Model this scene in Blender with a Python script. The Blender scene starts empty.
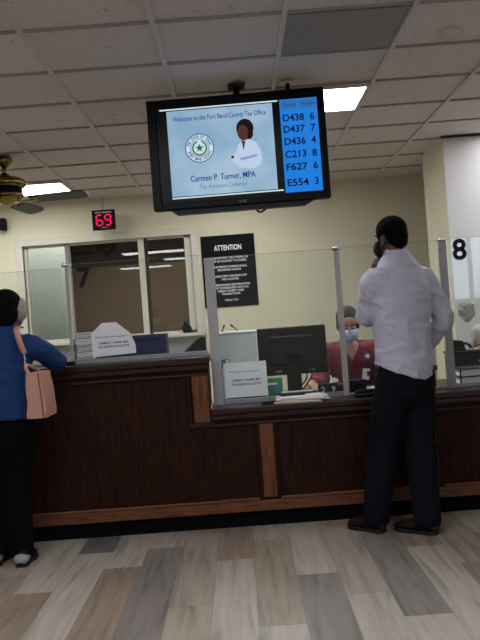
import bpy, bmesh, math, random
from mathutils import Vector as V, Matrix, noise
random.seed(7)
S = bpy.context.scene
COL = S.collection
PI = math.pi
S.view_settings.view_transform = 'Standard'
S.view_settings.look = 'None'
S.view_settings.exposure = 0.3
S.view_settings.gamma = 1.0
S.view_settings.use_curve_mapping = False

# ------------------------------------------------------------ helpers
def lin(c):
    return tuple(((x/255)/12.92 if x/255 <= .04045 else ((x/255+.055)/1.055)**2.4) for x in c)

def mat(name, rgb, rough=.6, metal=0., bump=0., bscale=40., var=0., vscale=6., stretch=(1,1,1), spec=.5, sheen=0., emit=None, estr=1.):
    m = bpy.data.materials.new(name); m.use_nodes = True
    nt = m.node_tree; N = nt.nodes; L = nt.links
    b = N['Principled BSDF']
    c = lin(rgb)
    b.inputs['Base Color'].default_value = (*c, 1)
    b.inputs['Roughness'].default_value = rough
    b.inputs['Metallic'].default_value = metal
    b.inputs['Specular IOR Level'].default_value = spec
    if sheen: b.inputs['Sheen Weight'].default_value = sheen
    if emit:
        b.inputs['Emission Color'].default_value = (*lin(emit), 1)
        b.inputs['Emission Strength'].default_value = estr
    tc = N.new('ShaderNodeTexCoord'); mp = N.new('ShaderNodeMapping')
    mp.inputs['Scale'].default_value = stretch
    L.new(tc.outputs['Object'], mp.inputs['Vector'])
    if var:
        n = N.new('ShaderNodeTexNoise'); n.inputs['Scale'].default_value = vscale; n.inputs['Detail'].default_value = 5
        L.new(mp.outputs[0], n.inputs['Vector'])
        r = N.new('ShaderNodeValToRGB')
        r.color_ramp.elements[0].position = .3; r.color_ramp.elements[1].position = .7
        r.color_ramp.elements[0].color = (*[x*(1-var) for x in c], 1)
        r.color_ramp.elements[1].color = (*[min(1, x*(1+var)) for x in c], 1)
        L.new(n.outputs['Fac'], r.inputs[0]); L.new(r.outputs[0], b.inputs['Base Color'])
    if bump:
        n = N.new('ShaderNodeTexNoise'); n.inputs['Scale'].default_value = bscale; n.inputs['Detail'].default_value = 4
        L.new(mp.outputs[0], n.inputs['Vector'])
        bp = N.new('ShaderNodeBump'); bp.inputs['Strength'].default_value = bump; bp.inputs['Distance'].default_value = .02
        L.new(n.outputs['Fac'], bp.inputs['Height']); L.new(bp.outputs[0], b.inputs['Normal'])
    return m

def emis(name, rgb, s=1.):
    m = bpy.data.materials.new(name); m.use_nodes = True
    nt = m.node_tree; nt.nodes.clear()
    e = nt.nodes.new('ShaderNodeEmission'); o = nt.nodes.new('ShaderNodeOutputMaterial')
    e.inputs[0].default_value = (*lin(rgb), 1); e.inputs[1].default_value = s
    nt.links.new(e.outputs[0], o.inputs[0])
    return m

def glass(name, tint=(251, 253, 252), ior=1.45, haze=0.0, gain=1.0):
    m = bpy.data.materials.new(name); m.use_nodes = True
    nt = m.node_tree; N = nt.nodes; L = nt.links; N.clear()
    o = N.new('ShaderNodeOutputMaterial'); t = N.new('ShaderNodeBsdfTransparent'); g = N.new('ShaderNodeBsdfGlossy')
    f = N.new('ShaderNodeFresnel'); mx = N.new('ShaderNodeMixShader')
    t.inputs[0].default_value = (*lin(tint), 1); g.inputs['Roughness'].default_value = 0.0
    f.inputs[0].default_value = ior
    L.new(f.outputs[0], mx.inputs[0])
    if haze:
        d = N.new('ShaderNodeBsdfTranslucent' if haze > .3 else 'ShaderNodeBsdfDiffuse'); d.inputs[0].default_value = (.92, .92, .92, 1) if haze > .3 else (.75, .78, .78, 1)
        m2 = N.new('ShaderNodeMixShader'); m2.inputs[0].default_value = haze
        L.new(t.outputs[0], m2.inputs[1]); L.new(d.outputs[0], m2.inputs[2]); L.new(m2.outputs[0], mx.inputs[1])
    else:
        L.new(t.outputs[0], mx.inputs[1])
    L.new(g.outputs[0], mx.inputs[2]); L.new(mx.outputs[0], o.inputs[0])
    return m

def wood(name, dark, light, scale=9., stretch=(6, 6, .7), rough=.5, spec=.35):
    m = bpy.data.materials.new(name); m.use_nodes = True
    nt = m.node_tree; N = nt.nodes; L = nt.links; b = N['Principled BSDF']
    tc = N.new('ShaderNodeTexCoord'); mp = N.new('ShaderNodeMapping'); mp.inputs['Scale'].default_value = stretch
    n = N.new('ShaderNodeTexNoise'); n.inputs['Scale'].default_value = scale; n.inputs['Detail'].default_value = 8; n.inputs['Distortion'].default_value = .6
    r = N.new('ShaderNodeValToRGB'); r.color_ramp.elements[0].position = .32; r.color_ramp.elements[1].position = .72
    r.color_ramp.elements[0].color = (*lin(dark), 1); r.color_ramp.elements[1].color = (*lin(light), 1)
    L.new(tc.outputs['Object'], mp.inputs[0]); L.new(mp.outputs[0], n.inputs['Vector']); L.new(n.outputs['Fac'], r.inputs[0])
    L.new(r.outputs[0], b.inputs['Base Color']); b.inputs['Roughness'].default_value = rough; b.inputs['Specular IOR Level'].default_value = spec
    bp = N.new('ShaderNodeBump'); bp.inputs['Strength'].default_value = .15; bp.inputs['Distance'].default_value = .005
    L.new(n.outputs['Fac'], bp.inputs['Height']); L.new(bp.outputs[0], b.inputs['Normal'])
    return m

class MB:
    """collects shapes with material slots into one mesh"""
    def __init__(s): s.bm = bmesh.new(); s.mats = []
    def mi(s, m):
        if m not in s.mats: s.mats.append(m)
        return s.mats.index(m)
    def _fin(s, faces, m, smooth=False):
        i = s.mi(m)
        for f in faces: f.material_index = i; f.smooth = smooth
    def box(s, lo, hi, m, bev=0., M=None):
        c = [(a+b)/2 for a, b in zip(lo, hi)]; d = [abs(b-a) for a, b in zip(lo, hi)]
        X = Matrix.Translation(c) @ Matrix.Diagonal((*d, 1))
        if M is not None: X = M @ X
        r = bmesh.ops.create_cube(s.bm, size=1, matrix=X)
        vs = set(r['verts']); fs = {f for v in vs for f in v.link_faces}
        s._fin(fs, m)
        if bev:
            es = list({e for v in vs for e in v.link_edges})
            q = bmesh.ops.bevel(s.bm, geom=es, offset=bev, segments=2, profile=.5, affect='EDGES')
            s._fin(q['faces'], m, True)
        return s
    def loft(s, secs, m, n=20, dome=True, smooth=True):
        """secs: (centre, axisA, axisB)"""
        rings = []
        secs = [(V(c), V(a), V(b)) for c, a, b in secs]
        def ring(c, a, b): return [s.bm.verts.new(c + a*math.cos(2*PI*k/n) + b*math.sin(2*PI*k/n)) for k in range(n)]
        if dome:
            c0, a0, b0 = secs[0]; d0 = (c0-secs[1][0]).normalized(); r0 = min(a0.length, b0.length)
            for t in (80, 55, 28):
                t = math.radians(t); rings.append(ring(c0+d0*r0*math.sin(t)*.7, a0*math.cos(t), b0*math.cos(t)))
        for c, a, b in secs: rings.append(ring(c, a, b))
        if dome:
            c0, a0, b0 = secs[-1]; d0 = (c0-secs[-2][0]).normalized(); r0 = min(a0.length, b0.length)
            for t in (28, 55, 80):
                t = math.radians(t); rings.append(ring(c0+d0*r0*math.sin(t)*.7, a0*math.cos(t), b0*math.cos(t)))
        fs = []
        for p, q in zip(rings, rings[1:]):
            for k in range(n): fs.append(s.bm.faces.new((p[k], p[(k+1) % n], q[(k+1) % n], q[k])))
        fs.append(s.bm.faces.new(rings[0][::-1])); fs.append(s.bm.faces.new(rings[-1]))
        s._fin(fs, m, smooth)
        return s
    def tube(s, pts, r, m, n=12, dome=False, sub=0, flat=1.):
        pts = [V(p) for p in pts]
        rs = list(r) if isinstance(r, (list, tuple)) else [r]*len(pts)
        if sub and len(pts) > 2:
            P2, R2 = [], []
            for i in range(len(pts)-1):
                p0 = pts[max(i-1, 0)]; p1 = pts[i]; p2 = pts[i+1]; p3 = pts[min(i+2, len(pts)-1)]
                for k in range(sub):
                    t = k/sub
                    P2.append(.5*((2*p1)+(p2-p0)*t+(2*p0-5*p1+4*p2-p3)*t*t+(3*p1-p0-3*p2+p3)*t**3))
                    R2.append(rs[i]*(1-t)+rs[i+1]*t)
            pts = P2+[pts[-1]]; rs = R2+[rs[-1]]
        secs = []; up = None
        for i, p in enumerate(pts):
            d = (pts[min(i+1, len(pts)-1)]-pts[max(i-1, 0)]).normalized()
            if up is None:
                up = V((0, 0, 1)) if abs(d.z) < .9 else V((0, 1, 0))
            a = d.cross(up).normalized(); b = a.cross(d).normalized(); up = b
            secs.append((p, a*rs[i], b*rs[i]*flat))
        return s.loft(secs, m, n, dome)
    def lathe(s, prof, m, n=32, c=(0, 0, 0), smooth=True):
        c = V(c)
        rings = [[s.bm.verts.new(c+V((max(r, 1e-4)*math.cos(2*PI*k/n), max(r, 1e-4)*math.sin(2*PI*k/n), z))) for k in range(n)] for r, z in prof]
        fs = []
        for p, q in zip(rings, rings[1:]):
            for k in range(n): fs.append(s.bm.faces.new((p[k], p[(k+1) % n], q[(k+1) % n], q[k])))
        s._fin(fs, m, smooth); return s
    def prism(s, poly, y0, y1, m, M=None):
        """poly in x,z extruded along y"""
        A = [s.bm.verts.new(V((x, y0, z))) for x, z in poly]; B = [s.bm.verts.new(V((x, y1, z))) for x, z in poly]
        fs = [s.bm.faces.new(A), s.bm.faces.new(B[::-1])]
        n = len(poly)
        for k in range(n): fs.append(s.bm.faces.new((A[k], B[k], B[(k+1) % n], A[(k+1) % n])))
        if M is not None: bmesh.ops.transform(s.bm, matrix=M, verts=A+B)
        s._fin(fs, m); return s
    def ball(s, c, r, m, rot=None, seg=24):
        X = Matrix.Translation(c)
        if rot is not None: X = X @ rot.to_4x4()
        X = X @ Matrix.Diagonal((*(r if hasattr(r, '__len__') else (r, r, r)), 1))
        q = bmesh.ops.create_uvsphere(s.bm, u_segments=seg, v_segments=seg//2+2, radius=1, matrix=X)
        s._fin({f for v in q['verts'] for f in v.link_faces}, m, True); return s
    def text(s, t, size, M, m, depth=.0008, bold=0., width=None, align='CENTER', sx=1.):
        cu = bpy.data.curves.new('t', 'FONT'); cu.body = t; cu.size = size; cu.align_x = align; cu.align_y = 'CENTER'
        cu.extrude = depth; cu.offset = bold*size; cu.resolution_u = 3; cu.space_line = 1.0
        o = bpy.data.objects.new('t', cu); COL.objects.link(o)
        bpy.context.view_layer.update()
        me = bpy.data.meshes.new_from_object(o.evaluated_get(bpy.context.evaluated_depsgraph_get()))
        if width:
            xs = [v.co.x for v in me.vertices]; sx = width/(max(xs)-min(xs))
        me.transform(Matrix.Diagonal((sx, 1, 1, 1)))
        me.transform(M @ Matrix.Rotation(PI/2, 4, 'X'))
        b2 = bmesh.new(); b2.from_mesh(me)
        mp = {}
        for v in b2.verts: mp[v.index] = s.bm.verts.new(v.co)
        fs = []
        for f in b2.faces:
            try: fs.append(s.bm.faces.new([mp[v.index] for v in f.verts]))
            except ValueError: pass
        s._fin(fs, m); b2.free()
        bpy.data.objects.remove(o); bpy.data.curves.remove(cu); bpy.data.meshes.remove(me)
        return s
    def build(s, name, parent=None, world=False, loc=None, fuse=None, smooth_it=6, recalc=True, solid=None):
        if recalc: bmesh.ops.recalc_face_normals(s.bm, faces=s.bm.faces)
        if world and parent is not None:
            bmesh.ops.transform(s.bm, matrix=Matrix.Translation(-parent.matrix_basis.translation), verts=s.bm.verts)
        if loc is not None:
            bmesh.ops.transform(s.bm, matrix=Matrix.Translation(-V(loc)), verts=s.bm.verts)
        me = bpy.data.meshes.new(name); s.bm.to_mesh(me); s.bm.free()
        for m in s.mats: me.materials.append(m)
        o = bpy.data.objects.new(name, me); COL.objects.link(o)
        if loc is not None: o.location = loc
        if fuse or solid:
            if fuse:
                r = o.modifiers.new('r', 'REMESH'); r.mode = 'VOXEL'; r.voxel_size = fuse; r.use_smooth_shade = True
                q = o.modifiers.new('s', 'SMOOTH'); q.factor = .6; q.iterations = smooth_it
            if solid:
                q = o.modifiers.new('t', 'SOLIDIFY'); q.thickness = solid; q.offset = 0
            bpy.context.view_layer.update()
            nm = bpy.data.meshes.new_from_object(o.evaluated_get(bpy.context.evaluated_depsgraph_get()))
            o.modifiers.clear(); o.data = nm; bpy.data.meshes.remove(me); nm.name = name
            for p in nm.polygons: p.use_smooth = True
            if len(nm.materials) == 0:
                for m in s.mats: nm.materials.append(m)
        if parent is not None: o.parent = parent
        return o

def thing(name, label, cat, loc=(0, 0, 0), rot=(0, 0, 0), group=None):
    o = bpy.data.objects.new(name, None); COL.objects.link(o); o.empty_display_size = .05
    o.location = loc; o.rotation_euler = rot
    return tag(o, label, cat, group)
def tag(o, label, cat, group=None):
    o['label'] = label; o['category'] = cat
    if group: o['group'] = group
    return o
def struct(o): o['kind'] = 'structure'; return o
def T(x, y, z): return Matrix.Translation((x, y, z))

# ------------------------------------------------------------ camera
CAMZ = 1.28
cam = bpy.data.cameras.new('camera'); co = bpy.data.objects.new('camera', cam); COL.objects.link(co)
cam.sensor_fit = 'VERTICAL'; cam.sensor_height = 24; cam.lens = 24*805/640
cam.shift_x = 0; cam.clip_start = .05; cam.clip_end = 60
co.matrix_world = Matrix.Translation((0, 0, CAMZ)) @ Matrix.Rotation(PI/2, 4, 'X') @ Matrix.Rotation(-math.radians(4.2), 4, 'Z')
S.camera = co

# ------------------------------------------------------------ materials
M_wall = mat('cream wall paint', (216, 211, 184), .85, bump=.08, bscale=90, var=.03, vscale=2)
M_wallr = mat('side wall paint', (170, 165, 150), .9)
M_col = mat('column paint', (196, 192, 178), .8, bump=.05, bscale=60)
M_frame = mat('cream frame paint', (205, 201, 184), .5)
M_tbar = mat('ceiling grid white', (205, 198, 195), .7)
M_vent = mat('grey ceiling vent', (142, 138, 134), .7, var=.08, vscale=4)
M_brown = mat('brown far wall', (132, 108, 88), .8, var=.05, vscale=2)
M_dark = mat('dark far room', (40, 33, 30), .8)
M_pale = mat('pale far partition', (176, 184, 180), .7, var=.05, vscale=3)
M_black = mat('black plastic', (10, 10, 12), .45, spec=.25)
M_blackm = mat('matt black', (13, 13, 15), .8, spec=.2)
M_blackgl = mat('gloss black', (6, 6, 8), .35, spec=.12)
M_kick = mat('black rubber base', (7, 8, 12), .8, spec=.1)
M_alu = mat('brushed aluminium', (150, 153, 158), .42, metal=.75, var=.05, vscale=30, stretch=(1, 1, .1))
M_post = mat('grey acrylic post', (176, 174, 176), .5)
M_chrome = mat('chrome', (200, 200, 200), .2, metal=1)
M_paper = mat('white paper', (244, 244, 250), .8)
M_ink = mat('dark ink', (58, 58, 70), .8)
M_inkb = mat('black ink', (20, 20, 26), .8)
M_brass = mat('polished brass', (138, 118, 62), .2, metal=1)
M_navy = mat('navy plastic', (24, 36, 84), .6, spec=.25)
M_glass = glass('clear acrylic', ior=1.36, haze=.006)
M_edge = mat('glass edge', (128, 132, 124), .5, spec=.2)
M_wglass = glass('window glass', (236, 236, 232), ior=1.6)
M_wd = wood('dark walnut panel', (26, 11, 6), (54, 27, 15), spec=.12)
M_wr = wood('reddish oak', (74, 40, 24), (134, 78, 46), 7, (9, 9, .8), .38)
M_wt = wood('dark wood top', (30, 15, 11), (56, 31, 22), 7, (.8, 8, 8), .35)
M_wh = wood('oak rail', (76, 44, 26), (128, 78, 46), 7, (.8, 9, 9), .4)
M_light = emis('fluorescent diffuser', (250, 250, 252), 8.0)

# floor
def floor_mat():
    m = bpy.data.materials.new('vinyl plank floor'); m.use_nodes = True
    nt = m.node_tree; N = nt.nodes; L = nt.links; b = N['Principled BSDF']
    at = N.new('ShaderNodeAttribute'); at.attribute_name = 'tone'
    tc = N.new('ShaderNodeTexCoord'); mp = N.new('ShaderNodeMapping'); mp.inputs['Scale'].default_value = (16, 1.1, 1)
    of = N.new('ShaderNodeVectorMath'); of.operation = 'MULTIPLY_ADD'
    of.inputs[1].default_value = (37, 53, 0)
    L.new(tc.outputs['Object'], mp.inputs[0])
    L.new(at.outputs['Color'], of.inputs[0]); L.new(mp.outputs[0], of.inputs[2])
    n = N.new('ShaderNodeTexNoise'); n.inputs['Scale'].default_value = 1.6; n.inputs['Detail'].default_value = 6; n.inputs['Distortion'].default_value = .5
    L.new(of.outputs[0], n.inputs['Vector'])
    r = N.new('ShaderNodeValToRGB'); e = r.color_ramp.elements
    e[0].position = .30; e[0].color = (.62, .62, .65, 1); e[1].position = .70; e[1].color = (1.2, 1.19, 1.17, 1)
    q = e.new(.46); q.color = (.98, .97, .96, 1)
    L.new(n.outputs['Fac'], r.inputs[0])
    mx = N.new('ShaderNodeMix'); mx.data_type = 'RGBA'; mx.blend_type = 'MULTIPLY'; mx.inputs[0].default_value = 1
    L.new(at.outputs['Color'], mx.inputs[6]); L.new(r.outputs[0], mx.inputs[7])
    # dark seams from the plank uv
    uv = N.new('ShaderNodeSeparateXYZ'); L.new(tc.outputs['UV'], uv.inputs[0])
    def edge(out, w):
        a = N.new('ShaderNodeMath'); a.operation = 'SUBTRACT'; a.inputs[1].default_value = .5; L.new(out, a.inputs[0])
        c = N.new('ShaderNodeMath'); c.operation = 'ABSOLUTE'; L.new(a.outputs[0], c.inputs[0])
        d = N.new('ShaderNodeMath'); d.operation = 'GREATER_THAN'; d.inputs[1].default_value = .5-w; L.new(c.outputs[0], d.inputs[0])
        return d.outputs[0]
    a = edge(uv.outputs[0], .008); c = edge(uv.outputs[1], .0016)
    g = N.new('ShaderNodeMath'); g.operation = 'MAXIMUM'; L.new(a, g.inputs[0]); L.new(c, g.inputs[1])
    sm = N.new('ShaderNodeMath'); sm.operation = 'MULTIPLY'; sm.inputs[1].default_value = .45; L.new(g.outputs[0], sm.inputs[0])
    m2 = N.new('ShaderNodeMix'); m2.data_type = 'RGBA'; L.new(sm.outputs[0], m2.inputs[0])
    L.new(mx.outputs[2], m2.inputs[6]); m2.inputs[7].default_value = (.05, .045, .04, 1)
    L.new(m2.outputs[2], b.inputs['Base Color'])
    b.inputs['Roughness'].default_value = .42
    return m

XL, XR, YF, YB, ZC = -4.2, 3.3, -4.0, 8.56, 2.676
bm = bmesh.new(); uvl = bm.loops.layers.uv.new('UVMap'); cl = bm.loops.layers.float_color.new('tone')
W = .203; PL = 1.29
tones = {'L': (174, 166, 154), 'M': (160, 149, 136), 'T': (152, 138, 123), 'D': (131, 123, 118), 'G': (114, 109, 108), 'B': (142, 125, 112)}
jo = {-7: 4.3, -6: 4.0, -5: 4.64, -4: 4.32, -3: 3.35, -2: 3.66, -1: 4.32, 0: 4.64, 1: 3.98, 2: 3.66, 3: 4.64, 4: 4.32, 5: 3.98}
# tone of the plank just nearer than / beyond the joint
tn = {-7: ('T', 'M'), -6: ('B', 'L'), -5: ('L', 'G'), -4: ('B', 'L'), -3: ('D', 'D'), -2: ('M', 'M'), -1: ('L', 'B'), 0: ('T', 'L'),
      1: ('D', 'L'), 2: ('L', 'M'), 3: ('D', 'M'), 4: ('L', 'T'), 5: ('B', 'M')}
k0 = int((XL+.015)/W)-1
for k in range(k0, int((XR+.015)/W)+2):
    x0 = max(XL, -.015+k*W); x1 = min(XR, -.015+(k+1)*W)
    if x1 <= x0: continue
    j = jo.get(k, 3+random.random()*1.29)
    n0 = -8
    for i in range(n0, 7):
        y0 = max(YF, j+i*PL); y1 = min(YB+2.2, j+(i+1)*PL)
        if y1 <= y0: continue
        if k in tn and i == -1: tt = tn[k][0]
        elif k in tn and i == 0: tt = tn[k][1]
        elif k == 3 and i == -2: tt = 'L'
        else: tt = random.choice('LLMMTDB')
        c = lin(tones[tt]); jt = 1+random.uniform(-.04, .04)
        vs = [bm.verts.new(p) for p in ((x0, y0, 0), (x1, y0, 0), (x1, y1, 0), (x0, y1, 0))]
        f = bm.faces.new(vs)
        for l, q in zip(f.loops, ((0, 0), (1, 0), (1, 1), (0, 1))):
            l[uvl].uv = q; l[cl] = (c[0]*jt, c[1]*jt, c[2]*jt, 1)
me = bpy.data.meshes.new('floor'); bm.to_mesh(me); bm.free(); me.materials.append(floor_mat())
o = bpy.data.objects.new('floor', me); COL.objects.link(o); struct(o)

# ceiling
def ceil_mat():
    m = mat('fissured ceiling tile', (214, 206, 204), .9)
    nt = m.node_tree; N = nt.nodes; L = nt.links; b = N['Principled BSDF']
    tc = N.new('ShaderNodeTexCoord')
    n = N.new('ShaderNodeTexNoise'); n.inputs['Scale'].default_value = 34; n.inputs['Detail'].default_value = 3; n.inputs['Distortion'].default_value = 1.5
    L.new(tc.outputs['Object'], n.inputs['Vector'])
    r = N.new('ShaderNodeValToRGB'); e = r.color_ramp.elements
    e[0].position = .28; e[0].color = (.62, .62, .62, 1); e[1].position = .40; e[1].color = (1, 1, 1, 1)
    L.new(n.outputs['Fac'], r.inputs[0])
    # each tile a touch different
    sn = N.new('ShaderNodeVectorMath'); sn.operation = 'SUBTRACT'; sn.inputs[1].default_value = (.307, 3.71, 0)
    dv = N.new('ShaderNodeVectorMath'); dv.operation = 'DIVIDE'; dv.inputs[1].default_value = (.61, .61, 1)
    fl = N.new('ShaderNodeVectorMath'); fl.operation = 'FLOOR'
    wn = N.new('ShaderNodeTexWhiteNoise'); wn.noise_dimensions = '2D'
    L.new(tc.outputs['Object'], sn.inputs[0]); L.new(sn.outputs[0], dv.inputs[0]); L.new(dv.outputs[0], fl.inputs[0]); L.new(fl.outputs[0], wn.inputs['Vector'])
    mr = N.new('ShaderNodeMapRange'); mr.inputs[3].default_value = .9; mr.inputs[4].default_value = 1.05
    L.new(wn.outputs['Value'], mr.inputs[0])
    mx = N.new('ShaderNodeMix'); mx.data_type = 'RGBA'; mx.blend_type = 'MULTIPLY'; mx.inputs[0].default_value = 1
    mx.inputs[6].default_value = (*lin((214, 206, 204)), 1); L.new(r.outputs[0], mx.inputs[7])
    m2 = N.new('ShaderNodeMix'); m2.data_type = 'RGBA'; m2.blend_type = 'MULTIPLY'; m2.inputs[0].default_value = 1
    L.new(mx.outputs[2], m2.inputs[6]); L.new(mr.outputs[0], m2.inputs[7]); L.new(m2.outputs[2], b.inputs['Base Color'])
    bp = N.new('ShaderNodeBump'); bp.inputs['Strength'].default_value = .5; bp.inputs['Distance'].default_value = .01
    L.new(r.outputs[0], bp.inputs['Height']); L.new(bp.outputs[0], b.inputs['Normal'])
    return m
b = MB(); mc = ceil_mat()
b.box((XL-.1, YF-.1, ZC+.008), (XR+.1, YB+.1, ZC+.06), mc); struct(b.build('ceiling'))
b = MB()
gx = [.307+.61*k for k in range(-8, 6) if XL < .307+.61*k < XR]; gy = [3.71+.61*k for k in range(-13, 9) if YF < 3.71+.61*k < YB]
for x in gx: b.box((x-.013, YF, ZC-.006), (x+.013, YB, ZC+.01), M_tbar)
for y in gy: b.box((XL, y-.0125, ZC-.002), (XR, y+.0125, ZC+.0095), mat('shaded cross tee', (158, 151, 147), .7) if y == gy[0] else b.mats[-1])  # darker than the long bars: shadow lines put into the colour
struct(b.build('trim_1'))

# walls
wx0, wx1, wz0, wz1 = -2.25, -.46, 1.185, 2.225
b = MB()
b.box((XL-.1, YB, 0), (wx0, YB+.12, ZC+.02), M_wall); b.box((wx1, YB, 0), (XR+.1, YB+.12, ZC+.02), M_wall)
b.box((wx0, YB, 0), (wx1, YB+.12, wz0), M_wall); b.box((wx0, YB, wz1), (wx1, YB+.12, ZC+.02), M_wall)
struct(b.build('wall_back'))
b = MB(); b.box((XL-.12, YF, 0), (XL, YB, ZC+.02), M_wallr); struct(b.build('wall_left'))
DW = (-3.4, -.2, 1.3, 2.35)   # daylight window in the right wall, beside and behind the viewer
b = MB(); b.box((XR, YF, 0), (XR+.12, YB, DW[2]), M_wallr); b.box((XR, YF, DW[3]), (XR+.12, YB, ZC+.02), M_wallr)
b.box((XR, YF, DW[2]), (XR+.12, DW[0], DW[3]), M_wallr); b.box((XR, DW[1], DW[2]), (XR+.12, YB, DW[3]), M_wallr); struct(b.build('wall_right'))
b = MB()   # side behind the viewer
b.box((XL, YF-.12, 0), (XR, YF, ZC+.02), M_wallr)
struct(b.build('wall_front'))
b = MB()
for y in (DW[0], DW[0]+1.05, DW[0]+2.1, DW[1]-.05): b.box((XR+.03, y, DW[2]), (XR+.08, y+.05, DW[3]), M_alu)
b.box((XR+.03, DW[0], DW[2]), (XR+.08, DW[1], DW[2]+.05), M_alu); b.box((XR+.03, DW[0], DW[3]-.05), (XR+.08, DW[1], DW[3]), M_alu)
struct(b.build('window_2'))
M_coltint = mat('column daylight tint', (196, 195, 196), .8, bump=.05, bscale=60)  # bluish daylight on the column front, put into its colour
b = MB()   # column standing out from the right, and a slab beside it shaped after a glass reflection
b.box((1.79, 6.71, 0), (2.02, 7.45, ZC+.01), M_wall); b.box((1.7905, 6.70, 0), (2.02, 6.71, ZC+.01), M_coltint)
b.box((2.02, 6.70, 1.23), (XR, 6.82, ZC+.01), M_coltint)
struct(b.build('wall_column'))
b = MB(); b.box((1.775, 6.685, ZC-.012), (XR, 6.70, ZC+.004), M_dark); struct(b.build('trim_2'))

# window in the back wall
b = MB(); fw = .075
y0, y1 = YB-.022, YB+.0
b.box((wx0-fw, y0, wz0-fw*.2), (wx0, YB+.10, wz1+fw), M_frame, .004); b.box((wx1, y0, wz0-fw*.2), (wx1+fw, YB+.10, wz1+fw), M_frame, .004)
b.box((wx0-fw, y0-.002, wz1), (wx1+fw, YB+.10, wz1+fw), M_frame, .004)
b.box((wx1-.075, YB+.03, wz0), (wx1, YB+.09, wz1), M_frame, .003)
b.box((wx0, YB+.03, wz0), (wx0+.03, YB+.09, wz1), M_frame, .003)
b.box((wx0, YB+.03, wz1-.02), (wx1, YB+.09, wz1), M_frame, .003)
b.box((-1.03, YB+.02, wz0), (-.965, YB+.07, wz1), M_frame, .003)
b.box((-.962, YB+.03, wz0), (-.93, YB+.07, wz1), M_dark)
b.box((-1.81, YB+.02, wz0), (-1.755, YB+.07, wz1), mat('grey mullion', (120, 118, 112), .4), .003)
b.box((wx0, YB+.03, wz0), (wx1, YB+.09, wz0+.03), M_frame, .003)
struct(b.build('window_1'))
b = MB(); b.box((wx0-.12, YB-.16, wz0-.035), (wx1+.10, YB+.03, wz0), M_frame, .005)
b.box((wx0-.06, YB-.02, wz0-.55), (wx1+.06, YB, wz0-.035), M_pale, .003)
struct(b.build('trim_3'))
b = MB()
for xa, xb in ((wx0+.03, -1.81), (-1.755, -1.03), (-.93, wx1-.075)):
    b.box((xa, YB+.045, wz0+.03), (xb, YB+.05, wz1-.02), M_wglass)
struct(b.build('window_3'))
# the room behind the window
b = MB()
b.box((-3.6, 10.7, 0), (.6, 10.8, 2.12), M_brown); b.box((-3.6, 10.68, 2.12), (.6, 10.8, 2.7), M_dark)
b.box((-3.6, YB+.12, 2.62), (.6, 10.8, 2.7), M_dark)
b.box((-3.7, YB+.12, 0), (-3.6, 10.8, 2.7), M_brown); b.box((.6, YB+.12, 0), (.7, 10.8, 2.7), M_brown)
b.box((-3.6, 9.3, 0), (-1.93, 9.36, 2.7), M_pale)
b.box((-2.42, 9.27, 0), (-2.36, 9.3, 2.05), M_pale, .005)
struct(b.build('wall_far'))

# ------------------------------------------------------------ ceiling lights
def clight(x0, y0, label, w=1.22, grp=None):
    t = thing('ceiling_light', label, 'light', (x0+w/2, y0+.305, (ZC if y0 < 8.5 else 2.63)-.02), group=grp)
    b = MB(); h = w/2; g = .012
    for a, c in (((-h+g, -.293, 0), (h-g, -.273, .02)), ((-h+g, .273, 0), (h-g, .293, .02)), ((-h+g, -.293, 0), (-h+g+.02, .293, .02)), ((h-g-.02, -.293, 0), (h-g, .293, .02))):
        b.box(a, c, M_tbar)
    b.build('light_frame', t)
    b = MB(); b.box((-h+g+.02, -.273, .004), (h-g-.02, .273, .012), M_light); b.build('diffuser', t)
    return t
clight(.307, 4.93, 'bright square ceiling light just right of the hanging television', .61)
clight(-2.743, 7.37, 'long ceiling light beyond the brass fan, near the back wall')
GB = 'ceiling lights over the waiting area behind the viewer'
for x, y, w in ((-2.133, 1.88, 1.22), (-.913, 2.49, 1.22), (-1.523, .05, 1.22), (-.3, -1.17, 1.22), (-2.7, -1.78, 1.22), (1.53, -2.39, 1.22)):
    clight(x, y, 'ceiling light over the waiting area, out of the frame', w, GB)
clight(-.303, 6.15, 'square ceiling light over the clerks, hidden behind the television', .61)
clight(-.303, 5.54, 'nearer square fill light added over the clerks, hidden behind the television', .61)  # unseen panel added to brighten the clerks' side
clight(-.303, 6.76, 'third square fill light added over the clerks, hidden behind the television', .61)  # another unseen panel, added for more light on the clerks and back wall
clight(-.303, 7.37, 'ceiling light near the back wall, hidden behind the television', .61)
for x, y in ((2.137, 5.55), (-4.0, 5.55)): clight(x, y, 'fill light added over the clerks, out of the frame', 1.15 if x > 0 else 1.1, 'fill lights added over the clerks at the sides')  # unseen side panels added as fill for the clerks' side
clight(-2.6, 8.75, 'fill light added in the room behind the back window', 1.22)  # unseen panel added to lighten the view through the back window
clight(-1.35, 8.75, 'second fill light added in the room behind the back window', 1.22)  # added beside the first so the brown far wall gets lighter
for x, y in ((2.137, 6.16), (-4.0, 6.77)): clight(x, y, 'fill light added over the clerks, out of the frame', 1.15 if x > 0 else 1.1, 'fill lights added over the clerks at the sides')  # further unseen side panels, added to lift the back wall
# ceiling vent
t = thing('ceiling_vent', 'dark grey square vent panel in the ceiling above the television', 'vent', (.612, 4.015, ZC-.004))
b = MB(); b.box((-.292, -.292, 0), (.292, .292, .008), M_vent); b.build('vent_panel', t)
b = MB()
for a, c in (((-.292, -.292, -.004), (.292, -.275, .006)), ((-.292, .275, -.004), (.292, .292, .006)), ((-.292, -.275, -.004), (-.275, .275, .006)), ((.275, -.275, -.004), (.292, .275, .006))): b.box(a, c, M_vent)
b.build('vent_frame', t)
b = MB(); b.lathe([(0, -.022), (.03, -.02), (.05, -.008), (.055, .004)], M_tbar); o = b.build('sprinkler_cover'); o.location = (1.19, 4.15, ZC+.001)
tag(o, 'small round white cover on the ceiling at upper right', 'ceiling cover')

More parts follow.
